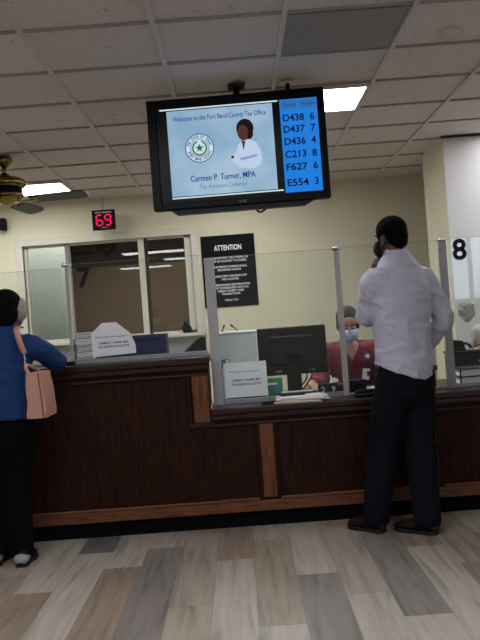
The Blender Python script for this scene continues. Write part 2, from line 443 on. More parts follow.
# daylight through the front window
def area(name, loc, rot, sx, sy, e, c):
    l = bpy.data.lights.new(name, 'AREA'); l.shape = 'RECTANGLE'; l.size = sx; l.size_y = sy; l.energy = e; l.color = c
    o = bpy.data.objects.new(name, l); COL.objects.link(o); o.location = loc; o.rotation_euler = rot
    return o
area('daylight', (XR+.25, -1.8, 1.85), (0, -PI/2, PI), 1.1, 3.3, 68, (.72, .84, 1.0))
# dim bluish sky as the world background
W_ = bpy.data.worlds.new('world'); S.world = W_; W_.use_nodes = True
W_.node_tree.nodes['Background'].inputs[0].default_value = (.6, .75, 1, 1); W_.node_tree.nodes['Background'].inputs[1].default_value = .3

# ------------------------------------------------------------ counters
def panel_mould(b, x0, x1, z0, z1, y, m, w=.022):
    b.box((x0, y-.014, z0), (x1, y, z0+w), m, .004); b.box((x0, y-.014, z1-w), (x1, y, z1), m, .004)
    b.box((x0, y-.012, z0+w), (x0+w, y, z1-w), m, .004); b.box((x1-w, y-.012, z0+w), (x1, y, z1-w), m, .004)
FY = 4.96
t = thing('raised_counter', 'tall dark wooden service counter section at the left, where the woman stands', 'counter', (-1.4, FY, 0))
b = MB(); b.box((-3.4, FY, .10), (-.22, FY+.05, 1.03), M_wd); b.build('front_panel', t, True)
b = MB(); b.box((-3.45, FY-.05, 1.03), (-.205, FY+.34, 1.072), M_wt, .008); b.build('counter_top', t, True)
b = MB(); b.box((-3.4, FY-.03, .995), (-.21, FY, 1.03), M_wt, .006); b.box((-3.4, FY-.018, .955), (-.21, FY, .97), M_wt, .004); b.build('top_moulding', t, True)
b = MB(); b.box((-.325, FY-.014, .665), (-.225, FY, .955), M_wr, .004); b.build('pilaster', t, True)
b = MB(); b.box((-.36, FY-.018, .655), (-.335, FY, .955), M_wd, .004); b.box((-.36, FY-.018, .64), (-.2, FY, .662), M_wt, .004); b.build('corner_moulding', t, True)
b = MB(); b.box((-3.4, FY-.012, .10), (-.22, FY, .165), M_wh, .004); b.box((-3.4, FY-.02, .165), (-.22, FY, .182), M_wh, .006); b.build('bottom_rail', t, True)
b = MB(); b.box((-3.4, FY+.03, 0), (-.22, FY+.06, .10), M_kick); b.build('kick_board', t, True)
b = MB(); b.box((-.27, FY+.05, .75), (-.222, FY+.34, 1.03), M_wd); b.build('end_panel', t, True)
b = MB(); b.box((-3.4, FY+.05, .70), (-.27, FY+.75, .735), M_wt, .004); b.build('work_shelf', t, True)

t = thing('lowered_counter', 'lower dark wooden counter section with paperwork on it, where the man stands', 'counter', (.9, FY, 0))
b = MB(); b.box((-.2195, FY, .10), (2.7, FY+.05, .71), M_wd); b.build('front_panel', t, True)
b = MB(); b.box((-.2195, FY-.05, .71), (2.75, FY+.85, .748), M_wt, .008); b.build('counter_top', t, True)
b = MB(); b.box((-.2195, FY-.03, .675), (2.7, FY, .71), M_wt, .006); b.box((-.2195, FY-.018, .635), (2.7, FY, .65), M_wt, .004); b.build('top_moulding', t, True)
for x in (.068, 1.07, 2.07):
    b = MB(); b.box((x, FY-.014, .182), (x+.086, FY, .635), M_wr, .004)
    b.box((x-.022, FY-.02, .182), (x, FY, .635), M_wd, .004); b.box((x+.086, FY-.02, .182), (x+.108, FY, .635), M_wd, .004); b.build('pilaster', t, True)
b = MB(); b.box((-.2195, FY-.012, .10), (2.7, FY, .165), M_wh, .004)
for xa, xc in ((-.2195, .046), (.176, 1.048), (1.178, 2.048)): b.box((xa, FY-.02, .165), (xc, FY, .184), M_wh, .006)
b.build('bottom_rail', t, True)
b = MB(); b.box((-.2195, FY+.03, 0), (2.7, FY+.06, .10), M_kick); b.build('kick_board', t, True)

# ------------------------------------------------------------ glass screens
GY = 5.15
def screen(x0, x1, z0, z1, label, post=None, pw=.037, numeral=None, chan=True, clamp=True, chz=.02, y=GY, pm=None):
    t = thing('glass_screen', label, 'glass screen', ((x0+x1)/2, y, z0))
    b = MB(); b.box((x0, y-.003, z0+chz*.5), (x1, y+.003, z1), M_glass)
    b.build('glass_pane', t, True)
    b = MB(); b.box((x0, y-.0032, z1), (x1, y+.0032, z1+.002), M_edge); b.build('pane_edge', t, True)
    if chan: b = MB(); b.box((x0, y-.016, z0), (x1, y+.016, z0+chz), M_alu, .003); b.build('base_channel', t, True)
    if post is not None:
        b = MB(); b.box((post-pw/2, y-.012, z0), (post+pw/2, y-.004, z1+.0), pm or M_post, .002); b.box((post-.006, y-.004, z0), (post+.006, y+.12, z1), M_glass); b.build('post', t, True)
        if clamp:
            b = MB(); b.tube([(post-.01, y-.03, z1-.005), (post-.01, y+.02, z1-.005)], .013, M_chrome, 16); b.ball((post-.01, y-.03, z1-.005), .013, M_chrome, seg=12)
            b.box((post-.03, y-.012, z1-.014), (post+.03, y+.01, z1+.006), M_chrome, .003); b.build('clamp', t, True)
    if numeral:
        ch, nx, nz, sz = numeral
        b = MB(); b.text(ch, sz, T(nx, y-.0045, nz), M_inkb, .001, .025); b.build('numeral', t, True)
    return t
screen(-2.2, -1.115, 1.072, 1.69, 'clear glass screen at far left, behind the woman in blue')
screen(-1.095, -.215, 1.072, 1.713, 'clear glass screen on the tall counter marked with a black 7', post=-1.083, pw=.022, numeral=('7', -.978, 1.617, .175), chz=.03)
screen(-.14, .628, .748, 1.69, 'clear glass screen in front of the computer monitor, with a wide grey post', post=-.172, pw=.064, clamp=False, chz=.03)
screen(.665, 1.30, .748, 1.695, 'clear glass screen between the man and the seated clerk in maroon', post=.646, pw=.036, chz=.015)
screen(1.345, 2.3, .748, 1.70, 'clear glass screen at the right marked with a black 8', post=1.322, pw=.052, numeral=('8', 1.432, 1.62, .185), chz=.02)

# ------------------------------------------------------------ television
t = thing('television', 'large black television hanging from the ceiling showing a welcome slide and ticket numbers', 'television', (.062, 4.65, 2.262), (math.radians(0), 0, math.radians(-2.5))); TV_ = t
b = MB()
hw, hh = .513, .3185
b.box((-hw, 0, -hh), (hw, .06, hh), M_black, .01)
for a, c in (((-hw, -.018, -hh), (-.462, 0, hh)), ((.484, -.018, -hh), (hw, 0, hh)), ((-.462, -.018, .282), (.484, 0, hh)), ((-.462, -.018, -hh), (.484, 0, -.282))): b.box(a, c, M_blackgl, .004)
b.prism([(-.42, -hh), (-.38, -hh-.03), (.36, -hh-.03), (.42, -hh)], .0, .05, M_black)
b.box((-.2, .06, -.2), (.2, .11, .2), M_black, .01)
b.build('casing', t)
Ms = mat('screen glass', (6, 6, 9), .3, spec=.15)
b = MB(); b.box((-.462, -.006, -.282), (.484, 0.0, .282), Ms); b.build('screen', t)
E_slide = emis('slide pale blue', (146, 182, 212), .85); E_wh = emis('slide white', (205, 222, 232), .8)
E_tx = emis('slide navy text', (34, 58, 140), .8); E_tx2 = emis('slide blue text', (84, 116, 176), .8); E_q = emis('ticket blue', (34, 122, 214), .85)
E_q2 = emis('ticket header', (52, 112, 176), .8); E_qt = emis('ticket text', (10, 22, 60), .8); E_gr = emis('wreath green', (30, 110, 70), .8)
E_sk = emis('portrait skin', (82, 52, 48), .8); E_hr = emis('portrait hair', (34, 22, 26), .8); E_cl = emis('portrait white jacket', (184, 200, 226), .85)
E_sh = emis('portrait shade', (140, 160, 200), .8); E_rd = emis('red', (170, 60, 60), .8)
def gradient_slide():
    m = emis('slide gradient', (150, 185, 215), .8); nt = m.node_tree; N = nt.nodes; L = nt.links
    tc = N.new('ShaderNodeTexCoord'); n = N.new('ShaderNodeTexNoise'); n.inputs['Scale'].default_value = 3.5; n.inputs['Detail'].default_value = 2
    r = N.new('ShaderNodeValToRGB'); e = r.color_ramp.elements
    e[0].position = .35; e[0].color = (*lin((132, 168, 198)), 1); e[1].position = .68; e[1].color = (*lin((168, 194, 212)), 1)
    L.new(tc.outputs['Object'], n.inputs['Vector']); L.new(n.outputs['Fac'], r.inputs[0])
    L.new(r.outputs[0], [x for x in N if x.type == 'EMISSION'][0].inputs[0]); return m
b = MB(); Eg = gradient_slide()
b.box((-.40, -.0080, -.245), (.212, -.006, .250), Eg)
b.box((-.44, -.0082, .256), (.245, -.006, .264), E_wh); b.box((-.40, -.0082, -.258), (.245, -.006, -.250), E_wh)
b.text('Welcome to the Fort Bend County Tax Office', .04, T(-.096, -.009, .2), E_tx, .0004, .006, width=.54)
b.text('Carmen P. Turner, MPA', .05, T(-.10, -.009, -.150), E_tx, .0004, .002, width=.375)
b.text('Carmen P. Turner, MPA', .05, T(-.0985, -.0091, -.150), E_tx, .0004, .0, width=.375)
b.text('Tax Assessor-Collector', .036, T(-.10, -.009, -.200), E_tx2, .0004, .0, width=.28)
# seal
def disc(b, cx, cz, r0, r1, m, y, n=48):
    A = [(cx+r1*math.cos(2*PI*k/n), cz+r1*math.sin(2*PI*k/n)) for k in range(n)]
    if r0 <= 0: b.prism(A, y, y+.0004, m); return
    B = [(cx+r0*math.cos(2*PI*k/n), cz+r0*math.sin(2*PI*k/n)) for k in range(n)]
    for k in range(n): b.prism([A[k], A[(k+1) % n], B[(k+1) % n], B[k]], y, y+.0004, m)
sx, sz = -.222, .026
disc(b, sx, sz, 0, .083, E_wh, -.0088); disc(b, sx, sz, .079, .084, E_tx, -.0092); disc(b, sx, sz, .051, .054, E_tx, -.0092)
for word, a0, a1, fl in (('THE STATE OF TEXAS', 165, 15, False), ('FORT BEND COUNTY', 200, 340, True)):
    for i, ch in enumerate(word):
        if ch == ' ': continue
        a = math.radians(a0+(a1-a0)*i/(len(word)-1)); rr = .066
        rot = (a+PI/2) if fl else (a-PI/2)
        b.text(ch, .021, T(sx+rr*math.cos(a), -.0092, sz+rr*math.sin(a)) @ Matrix.Rotation(-rot, 4, 'Y'), E_tx, .0002, .02)
for k in range(22):
    a = math.radians(115+310*k/21)
    c = V((sx+.040*math.cos(a), 0, sz+.040*math.sin(a)))
    d = V((math.cos(a+.8), 0, math.sin(a+.8)))*.011; e = V((-d.z, 0, d.x))*.42
    b.prism([((c-d).x, (c-d).z), ((c+e).x, (c+e).z), ((c+d).x, (c+d).z), ((c-e).x, (c-e).z)], -.0094, -.009, E_gr)
st = [(sx+(.026 if k % 2 == 0 else .011)*math.sin(PI*k/5), sz+(.026 if k % 2 == 0 else .011)*math.cos(PI*k/5)) for k in range(10)]
b.prism(st, -.0096, -.009, E_gr)
b.prism([(sx-.010, sz-.046), (sx+.010, sz-.046), (sx+.006, sz-.036), (sx-.006, sz-.036)], -.0098, -.009, E_rd)
# portrait
px, pz = .035, 0
def poly(pts, m, y): b.prism([(px+x, pz+z) for x, z in pts], y, y+.0004, m)
def ell(cx, cz, rx, rz, m, y, n=28): poly([(cx+rx*math.cos(2*PI*k/n), cz+rz*math.sin(2*PI*k/n)) for k in range(n)], m, y)
ell(.012, .118, .050, .055, E_hr, -.0090); ell(.022, .085, .036, .035, E_hr, -.0090)
poly([(-.012, .075), (.022, .075), (.03, .03), (-.008, .02)], E_sk, -.0092)
poly([(-.035, -.105), (-.075, -.06), (-.082, -.035), (-.05, -.02), (-.035, .025), (-.01, .045), (.028, .055), (.07, .035), (.094, -.01), (.10, -.07), (.088, -.10), (.04, -.118)], E_cl, -.0094)
poly([(-.012, .045), (.01, .046), (-.004, -.01)], E_sk, -.0097)
ell(-.002, .095, .031, .043, E_sk, -.0096)
poly([(-.03, -.05), (.07, -.035), (.075, -.048), (-.02, -.066)], E_sh, -.0098)
ell(-.070, -.042, .009, .009, E_sk, -.0099)
b.build('welcome_slide', t)
b = MB()
b.box((.255, -.0085, -.272), (.47, -.006, .264), E_q); b.box((.262, -.0088, .205), (.355, -.0085, .258), E_q2); b.box((.365, -.0088, .205), (.466, -.0085, .258), E_q2)
b.text('Ticket', .03, T(.308, -.0094, .232), E_tx, .0003, 0); b.text('Window', .03, T(.415, -.0094, .232), E_tx, .0003, 0, width=.085)
for (a, c), z in zip((('D438', '6'), ('D437', '7'), ('D436', '4'), ('C213', '8'), ('F627', '6'), ('E554', '3')), (.155, .089, .019, -.055, -.128, -.218)):
    b.text(a, .056, T(.266, -.0094, z), E_qt, .0003, .02, align='LEFT', width=.122); b.text(c, .056, T(.437, -.0094, z), E_qt, .0003, .02)
b.build('ticket_list', t)
b = MB(); b.text('LG', .02, T(.015, -.0192, -.300), mat('logo grey', (150, 150, 155), .5), .0004, .01); disc(b, -.010, -.300, .0055, .0072, b.mats[-1], -.0196, 20); b.build('brand_mark', t)
t = thing('television_mount', 'black ceiling pole mount holding up the television', 'mount', (.078, 4.80, 2.3))
b = MB(); b.tube([(.078, 4.80, 2.3), (.078, 4.80, ZC-.004)], .02, M_blackm, 16); b.build('pole', t, True)
b = MB(); b.box((.03, 4.74, ZC-.012), (.13, 4.86, ZC-.004), M_blackm, .003); b.build('ceiling_plate', t, True)
b = MB(); b.box((-.02, 4.772, 2.2), (.17, 4.82, 2.34), M_blackm, .004); b.build('mount_plate', t, True)
t = thing('cable_drop', 'small white ceiling plate with black connector above the television', 'cable plate', (.385, 4.80, ZC-.004))
b = MB(); b.box((.343, 4.755, ZC-.012), (.43, 4.845, ZC-.006), M_tbar, .002); b.build('plate', t, True)
b = MB(); b.tube([(.385, 4.8, ZC-.012), (.385, 4.8, ZC-.05)], .013, M_blackm, 12); b.tube([(.385, 4.8, ZC-.05), (.385, 4.785, 2.59), (.385, 4.76, 2.50)], .006, M_blackm, 8, sub=5); b.build('connector', t, True)
b = MB(); b.tube([(.19, 4.70, 1.985), (.21, 4.7, 1.93), (.165, 4.7, 1.90), (.145, 4.7, 1.925), (.18, 4.7, 1.965), (.225, 4.7, 1.955), (.235, 4.72, 1.985)], .006, M_blackm, 8, sub=5)
bmesh.ops.transform(b.bm, matrix=TV_.matrix_basis.inverted(), verts=b.bm.verts); b.build('power_cable', TV_)

# ------------------------------------------------------------ things on the back wall
t = thing('notice_sign', 'black ATTENTION sign with white lettering on the back wall', 'sign', (-.073, YB-.006, 1.81))
b = MB(); b.box((-.285, -.004, -.382), (.285, .005, .382), M_blackm, .002); b.build('sign_board', t)
b = MB(); Mw = mat('white lettering', (250, 250, 250), .7)
b.text('ATTENTION', .078, T(0, -.0055, .245), Mw, .0006, .02, width=.29)
ls = [('PLEASE RESTRICT CELL PHONE USE', .140, .40), ('OUT OF COURTESY TO OTHERS', .105, .36), ('$30.00 SERVICE CHARGE ON ALL', .045, .37), ('RETURNED CHECKS', .012, .24),
      ('PLEASE KEEP CHILDREN OFF', -.055, .35), ('THE COUNTER', -.088, .18), ('PROPER/DRIVING IDENTIFICATION', -.148, .40), ('MUST BE PRESENTED WITH ALL', -.180, .37), ('CREDIT & DEBIT CARD', -.212, .27), ('TRANSACTIONS', -.244, .19), ('THANK YOU', -.310, .14)]
b.build('heading', t)
for s_, z, w in ls: b = MB(); b.text(s_, .030, T(0.0, -.0055, z), Mw, .0005, .012, width=w*1.03); b.build('text_line', t)
t = thing('number_display', 'black box display with red glowing digits 69 hanging by the back wall', 'display', (-1.335, 8.36, 2.42), (0, 0, 0))
b = MB(); b.box((-.118, -.02, -.103), (.118, .03, .103), M_blackm, .004); b.build('housing', t)
E_red = emis('red led', (235, 30, 84), 1.0)
def seg7(b, cx, cz, w, h, th, on, y):
    def hb(z): b.prism([(cx-w/2+.004, z), (cx-w/2+th, z+th/2), (cx+w/2-th, z+th/2), (cx+w/2-.004, z), (cx+w/2-th, z-th/2), (cx-w/2+th, z-th/2)], y, y+.002, E_red)
    def vb(x, z0, z1): b.prism([(x, z0+.003), (x-th/2, z0+th*.6), (x-th/2, z1-th*.6), (x, z1-.003), (x+th/2, z1-th*.6), (x+th/2, z0+th*.6)], y, y+.002, E_red)
    if 'a' in on: hb(cz+h/2)
    if 'g' in on: hb(cz)
    if 'd' in on: hb(cz-h/2)
    if 'f' in on: vb(cx-w/2, cz, cz+h/2)
    if 'b' in on: vb(cx+w/2, cz, cz+h/2)
    if 'e' in on: vb(cx-w/2, cz-h/2, cz)
    if 'c' in on: vb(cx+w/2, cz-h/2, cz)
b = MB(); seg7(b, -.042, -.004, .058, .108, .016, 'afgecd', -.0225); seg7(b, .046, -.004, .058, .108, .016, 'abfgcd', -.0225); b.build('digits', t)
b = MB(); b.text('NOW SERVING', .02, T(0, -.0212, .076), Mw, .0005, 0, width=.17); b.build('caption', t)
b = MB(); b.text('THANK YOU', .010, T(.01, -.0212, -.082), Mw, .0004, 0); b.build('caption', t)
b = MB(); b.tube([(0, .005, .10), (.004, .005, .2), (-.002, .005, ZC-2.42)], .003, M_dark, 6); b.build('wire', t)
b = MB(); b.box((-2.455, 8.44, 2.405), (-2.385, 8.53, 2.53), M_blackm, .01); b.tube([(-2.42, 8.5, 2.47), (-2.42, 8.555, 2.47)], .015, M_blackm)
b.tube([(-2.42, 8.44, 2.47), (-2.42, 8.43, 2.47)], .022, M_black)
o = b.build('wall_speaker', loc=(-2.42, 8.555, 2.47)); tag(o, 'small black speaker box high on the back wall at far left', 'speaker')
b = MB(); b.prism([(-.60, 1.186), (-.62, 1.25), (-.595, 1.262), (-.59, 1.30), (-.565, 1.31), (-.55, 1.27), (-.52, 1.255), (-.50, 1.186)], 8.44, 8.50, M_blackm)
o = b.build('desk_ornament', loc=(-.56, 8.47, 1.186)); tag(o, 'small dark object standing on the window sill near its right end', 'ornament')

# ------------------------------------------------------------ ceiling fan
fx, fy = -1.744, 6.25
t = thing('ceiling_fan', 'brass ceiling fan with dark blades at the left edge', 'fan', (fx, fy, ZC))
b = MB(); b.lathe([(0, -.07), (.03, -.085), (.045, -.075), (.055, -.06), (.07, -.04), (.068, -.015), (.06, -.001)], M_brass); b.tube([(0, 0, -.06), (0, 0, -.16)], .018, M_brass, 16); b.build('canopy', t)
b = MB(); b.lathe([(.02, -.13), (.04, -.135), (.05, -.15), (.09, -.158), (.14, -.175), (.165, -.20), (.162, -.225), (.14, -.245), (.10, -.252)], M_brass)
b.lathe([(.10, -.25), (.13, -.257), (.13, -.275), (.10, -.285)], M_blackm); b.lathe([(.10, -.283), (.135, -.29), (.14, -.31), (.11, -.335), (.06, -.35), (.03, -.37), (0, -.375)], M_brass); b.build('motor_housing', t)
M_blade = mat('dark fan blade', (30, 24, 22), .3)
for k in range(4):
    a = math.radians(-8+90*k); R = Matrix.Rotation(a, 4, 'Z') @ Matrix.Translation((0, 0, -.345)) @ Matrix.Rotation(math.radians(-14), 4, 'X')
    b = MB()
    o2 = [(.20, -.055), (.28, -.065), (.58, -.072), (.64, -.06), (.66, -.03), (.66, .03), (.64, .06), (.58, .072), (.28, .065), (.20, .055)]
    A = [b.bm.verts.new((x, y, -.004)) for x, y in o2]; B = [b.bm.verts.new((x, y, .004)) for x, y in o2]
    fs = [b.bm.faces.new(A[::-1]), b.bm.faces.new(B)]+[b.bm.faces.new((A[i], A[(i+1) % 10], B[(i+1) % 10], B[i])) for i in range(10)]
    b._fin(fs, M_blade); bmesh.ops.transform(b.bm, matrix=R, verts=b.bm.verts); bl = b.build('blade', t)
    b = MB(); b.box((.10, -.012, -.014), (.24, .012, -.006), M_brass, .003, R); b.box((.2, -.04, -.010), (.26, .04, -.005), M_brass, .003, R); b.build('blade_bracket', bl)

# ------------------------------------------------------------ things on the counters
# paper sign on the 7 screen + navy box behind
b = MB(); b.box((-1.03, 5.42, .735), (-.505, 5.60, 1.228), M_navy, .008)
b.box((-.99, 5.412, 1.19), (-.54, 5.42, 1.205), M_black)
o = b.build('navy_screen', loc=(-.72, 5.55, .735)); tag(o, 'dark navy computer screen back standing behind the tall counter', 'screen')
t = thing('paper_notice', 'white paper notice with folded corners taped to the glass marked 7', 'notice', (-.84, 5.15, 1.09))
b = MB(); Y0 = 5.128
b.prism([(-.951, 1.11), (-.951, 1.255), (-.875, 1.325), (-.79, 1.325), (-.705, 1.25), (-.675, 1.175), (-.675, 1.12)], Y0, Y0+.001, M_paper)
b.prism([(-.951, 1.262), (-.875, 1.328), (-.87, 1.268)], Y0-.006, Y0-.004, M_paper)
b.build('sheet', t, True)
b = MB()
b.text('Please make checks payable to:', .016, T(-.82, Y0-.002, 1.235), M_ink, .0003, .0, width=.22); b.build('print', t, True); b = MB()
b.text('CARMEN P. TURNER, MPA', .018, T(-.815, Y0-.002, 1.195), M_inkb, .0003, .02, width=.19); b.text('TAX ASSESSOR-COLLECTOR', .018, T(-.815, Y0-.002, 1.172), M_inkb, .0003, .02, width=.2)
b.build('print', t, True)
# printed sign in holder on the lower counter
t = thing('paper_notice', 'square white printed notice standing on the low counter left of the monitor', 'notice', (.008, 5.20, .748))
M_ = T(.008, 5.19, .783) @ Matrix.Rotation(math.radians(-5), 4, 'X')
b = MB(); b.box((-.139, 0, 0), (.139, .0015, .225), M_paper, 0, M_); b.build('sheet', t, True)
b = MB(); b.box((-.14, .002, -.034), (.14, .005, .226), M_glass, 0, M_); b.box((-.12, .006, -.034), (.12, .08, -.028), M_edge, 0, M_); b.build('holder', t, True)
b = MB(); b.text('Please make checks payable to:', .016, M_ @ T(0, -.001, .165), M_ink, .0003, 0, width=.2); b.build('print', t, True); b = MB()
b.text('CARMEN P. TURNER, MPA', .02, M_ @ T(.004, -.001, .108), M_inkb, .0003, .02, width=.185); b.text('TAX ASSESSOR-COLLECTOR', .02, M_ @ T(.004, -.001, .082), M_inkb, .0003, .02, width=.19); b.build('print', t, True)
# stack of five card boxes
z = 1.074
M_card = mat('white card', (228, 228, 226), .7, var=.05, vscale=20)
lab = ['bottom', 'second from bottom', 'middle', 'second from top', 'top']
for k in range(5):
    h = (.046, .04, .036, .05, .03)[k]; w = (.10, .10, .092, .097, .10)[k]; x = -1.0+(.002, -.002, .003, -.003, 0)[k]
    b = MB(); b.box((x-w/2-.01, 5.19, z), (x+w/2-.01, 5.27, z+h-.004), M_card, .002)
    b.box((x-w/2-.006, 5.188, z+h-.014), (x+w/2-.014, 5.19, z+h-.010), M_ink); b.box((x-w/2+.005, 5.188, z+h*.35), (x+w/2-.04, 5.19, z+h*.45), M_post)
    o = b.build('card_box', loc=(x, 5.23, z)); tag(o, 'small white card box, %s in the stack behind the 7 glass' % lab[k], 'box', 'stack of white card boxes')
    z += h
# black telephone on the raised shelf, right end
b = MB(); b.prism([(-.40, 1.088), (-.30, 1.17), (-.26, 1.19), (-.235, 1.185), (-.232, 1.088)], 5.24, 5.31, M_black)
b.prism([(-.385, 1.10), (-.30, 1.175), (-.28, 1.178), (-.30, 1.165), (-.375, 1.10)], 5.232, 5.24, M_alu)
b.box((-.40, 5.235, 1.073), (-.235, 5.31, 1.089), M_pale, .003)
o = b.build('desk_telephone', loc=(-.32, 5.26, 1.073)); tag(o, 'black slanted device on the right end of the tall counter', 'telephone')
b = MB(); b.box((-1.105, 5.03, 1.073), (-1.055, 5.09, 1.098), M_black, .004)
o = b.build('card_reader', loc=(-1.08, 5.06, 1.073)); tag(o, 'small black gadget beside the woman\'s sleeve on the tall counter', 'card reader')
# monitor
t = thing('computer_monitor', 'large black computer monitor seen from behind on the low counter', 'monitor', (.345, 5.58, .748))
b = MB(); b.box((-.235, 0, .128), (.24, .035, .46), M_black, .008); b.box((-.15, -.03, .20), (.15, 0, .40), M_black, .012)
for x in (-.10, .13): b.box((x-.02, -.001, .148), (x+.02, .0, .162), mat('label grey', (120, 120, 120), .6) if x < 0 else b.mats[-1])
b.build('casing', t)
b = MB(); b.box((-.228, .035, .136), (.233, .037, .452), emis('monitor glow', (170, 190, 215), .6)); b.build('screen', t)
b = MB(); b.box((-.05, -.03, .012), (.05, -.005, .28), M_black, .004); b.build('stand', t)
b = MB(); b.box((-.14, -.10, 0), (.14, .10, .014), M_black, .006); b.build('base', t)
b = MB(); b.tube([(.09, -.01, .18), (.085, -.02, .10), (.05, .0, .05), (.03, .03, .02)], .005, M_blackm, 8, sub=5); b.tube([(.12, -.01, .18), (.12, -.02, .11), (.08, .0, .05), (.06, .05, .02)], .005, M_blackm, 8, sub=5); b.build('cable', t)
# white computer tower / printer
t = thing('desktop_printer', 'white box shaped office machine left of the monitor', 'office machine', (-.03, 5.48, .748))
M_wp = mat('pale grey plastic', (212, 220, 220), .5)
b = MB(); b.box((-.135, -.06, 0), (.135, .2, .44), M_wp, .008); b.box((-.135, -.065, .44), (.135, .2, .458), mat('white plastic', (220, 226, 224), .45), .006); b.build('body', t)
b = MB(); b.box((-.115, -.063, .22), (-.06, -.06, .275), mat('grey label', (120, 132, 134), .7)); b.box((-.11, -.0635, .225), (-.09, -.063, .245), M_inkb); b.box((-.085, -.0635, .245), (-.065, -.063, .27), M_paper); b.build('sticker', t)
for i, (x, y, lean) in enumerate(((-.128, 5.40, .012), (-.02, 5.42, -.03))):
    b = MB(); b.tube([(x, y+.08, 1.207), (x+lean, y+.08, 1.238)], .004, M_black, 8); b.tube([(x+lean, y+.08, 1.236), (x+lean*1.6, y+.08, 1.255)], .006, M_black, 8)
    o = b.build('pen', loc=(x, y+.08, 1.207)); tag(o, ('black pen sticking up from the left edge of the white machine', 'black pen sticking up from the middle of the white machine')[i], 'pen')
# green circuit-like box below the monitor
t = thing('green_carton', 'small green and white carton below the left corner of the monitor', 'carton', (.2, 5.42, .748))
M_gr = mat('green print', (50, 140, 100), .5, var=.25, vscale=60)
b = MB(); b.box((-.055, 0, 0), (.055, .06, .125), M_gr, .003); b.build('carton', t)
b = MB(); b.box((-.05, -.001, .08), (.02, 0, .095), M_paper); b.box((0, -.001, .03), (.045, 0, .06), mat('blue print', (80, 120, 170), .5)); b.build('print', t)
# keyboard-ish black tray along the glass
b = MB(); b.box((-.12, 5.30, .749), (.14, 5.38, .775), M_black, .004)
for k in range(11):
    for j in range(3): b.box((-.112+k*.0228, 5.302+j*.025, .775), (-.094+k*.0228, 5.322+j*.025, .781), M_blackm, .001)
o = b.build('keyboard', loc=(.01, 5.34, .749)); tag(o, 'black keyboard behind the square white notice', 'keyboard')
t = thing('signature_pad', 'grey flat device with black rim under the monitor', 'signature pad', (.36, 5.36, .748))
b = MB(); b.box((-.14, -.06, 0), (.11, .05, .03), M_black, .006); b.build('body', t)
b = MB(); b.box((-.12, -.045, .03), (.09, .035, .033), M_post, .001); b.build('pad_surface', t)
# date blocks
t = thing('date_blocks', 'black perpetual calendar block reading 29 right of the monitor', 'calendar', (.53, 5.24, .748))
M_wn = mat('white digits', (200, 200, 205), .7)
for x, d, w in ((-.022, '2', .062), (.045, '9', .062)):
    b = MB(); b.box((x-w/2, 0, 0), (x+w/2, .05, .078), M_black, .004); bb = b.build('number_block', t)
    b = MB(); b.text(d, .052, T(x, -.001, .038), M_wn, .0004, .02); b.build('digit', bb)
# loose tissue + red thing
b = MB()
for k in range(5):
    a = k*1.3; b.prism([(-.03+.01*math.cos(a), .0), (.03, .004), (.02*math.cos(a), .03+.005*k)], -.004+k*.006, -.001+k*.006, M_paper, T(.585, 5.26, .828) @ Matrix.Rotation(a*.3, 4, 'Z'))
o = b.build('tissue', loc=(.585, 5.27, .828)); tag(o, 'crumpled white tissue on top of the number block', 'tissue')
b = MB(); b.box((.60, 5.34, .749), (.66, 5.44, .79), M_black, .006); b.box((.59, 5.34, .79), (.66, 5.42, .81), mat('dark red plastic', (120, 30, 40), .4), .008)
o = b.build('stapler', loc=(.63, 5.38, .749)); tag(o, 'dark stapler with a red top behind the middle glass post', 'stapler')
# papers
b0 = [(.205, 5.03, -5, .30), (.225, 5.04, 4, .32), (.215, 5.035, -2, .31), (.23, 5.05, 9, .30)]
M_manila = mat('manila card', (208, 190, 158), .75); M_cream = mat('cream paper', (220, 212, 196), .75)
zz = .749
for i, (x, y, a, w) in enumerate(b0):
    M_ = T(x+w/2-.03, y, zz) @ Matrix.Rotation(math.radians(a), 4, 'Z')
    b = MB(); b.box((-w/2, -.10, 0), (w/2, .085, .005), M_manila if i % 2 == 0 else M_cream, .0, M_)
    b.box((-w/2+.005, -.095, .005), (w/2-.012, .08, .0075), M_paper, 0, M_)
    o = b.build('file_folder', loc=M_.translation); tag(o, ('folder of papers, lowest in the pile on the low counter', 'folder of papers, second from the bottom of the pile', 'folder of papers, second from the top of the pile', 'folder of papers on top of the pile on the low counter')[i], 'folder', 'pile of folders on the low counter')
    zz += .0085
b = MB(); b.tube([(.22, 5.03, zz+.006), (.37, 5.05, zz+.006)], .005, M_black, 10, True); o = b.build('pen', loc=(.30, 5.04, zz+.001)); tag(o, 'dark pen lying on the pile of folders', 'pen')
# black phone
b = MB(); b.box((.095, 4.97, .749), (.19, 5.03, .762), M_black, .004); b.box((.1, 4.975, .762), (.185, 5.025, .7635), M_blackgl)
o = b.build('mobile_phone', loc=(.14, 5.0, .749)); tag(o, 'black phone lying on the low counter below the square notice', 'phone')
# payment terminal right of post
t = thing('card_terminal', 'black card terminal lying on the counter beside the man', 'card terminal', (.76, 5.02, .748))
b = MB(); b.box((-.08, -.06, 0), (.07, .06, .022), M_black, .006); b.box((-.07, .0, .02), (.06, .058, .04), M_black, .006); b.build('body', t)
b = MB(); b.box((-.055, .01, .04), (.045, .05, .042), M_blackgl, .001); b.build('screen', t)
b = MB(); b.box((.69, 5.30, .749), (.80, 5.40, .83), M_black, .006); b.box((.70, 5.298, .80), (.79, 5.30, .82), M_navy); b.box((.78, 5.3, .75), (.9, 5.42, .77), M_pale, .003)
o = b.build('label_printer', loc=(.75, 5.35, .749)); tag(o, 'small black box device in front of the seated clerk', 'printer')
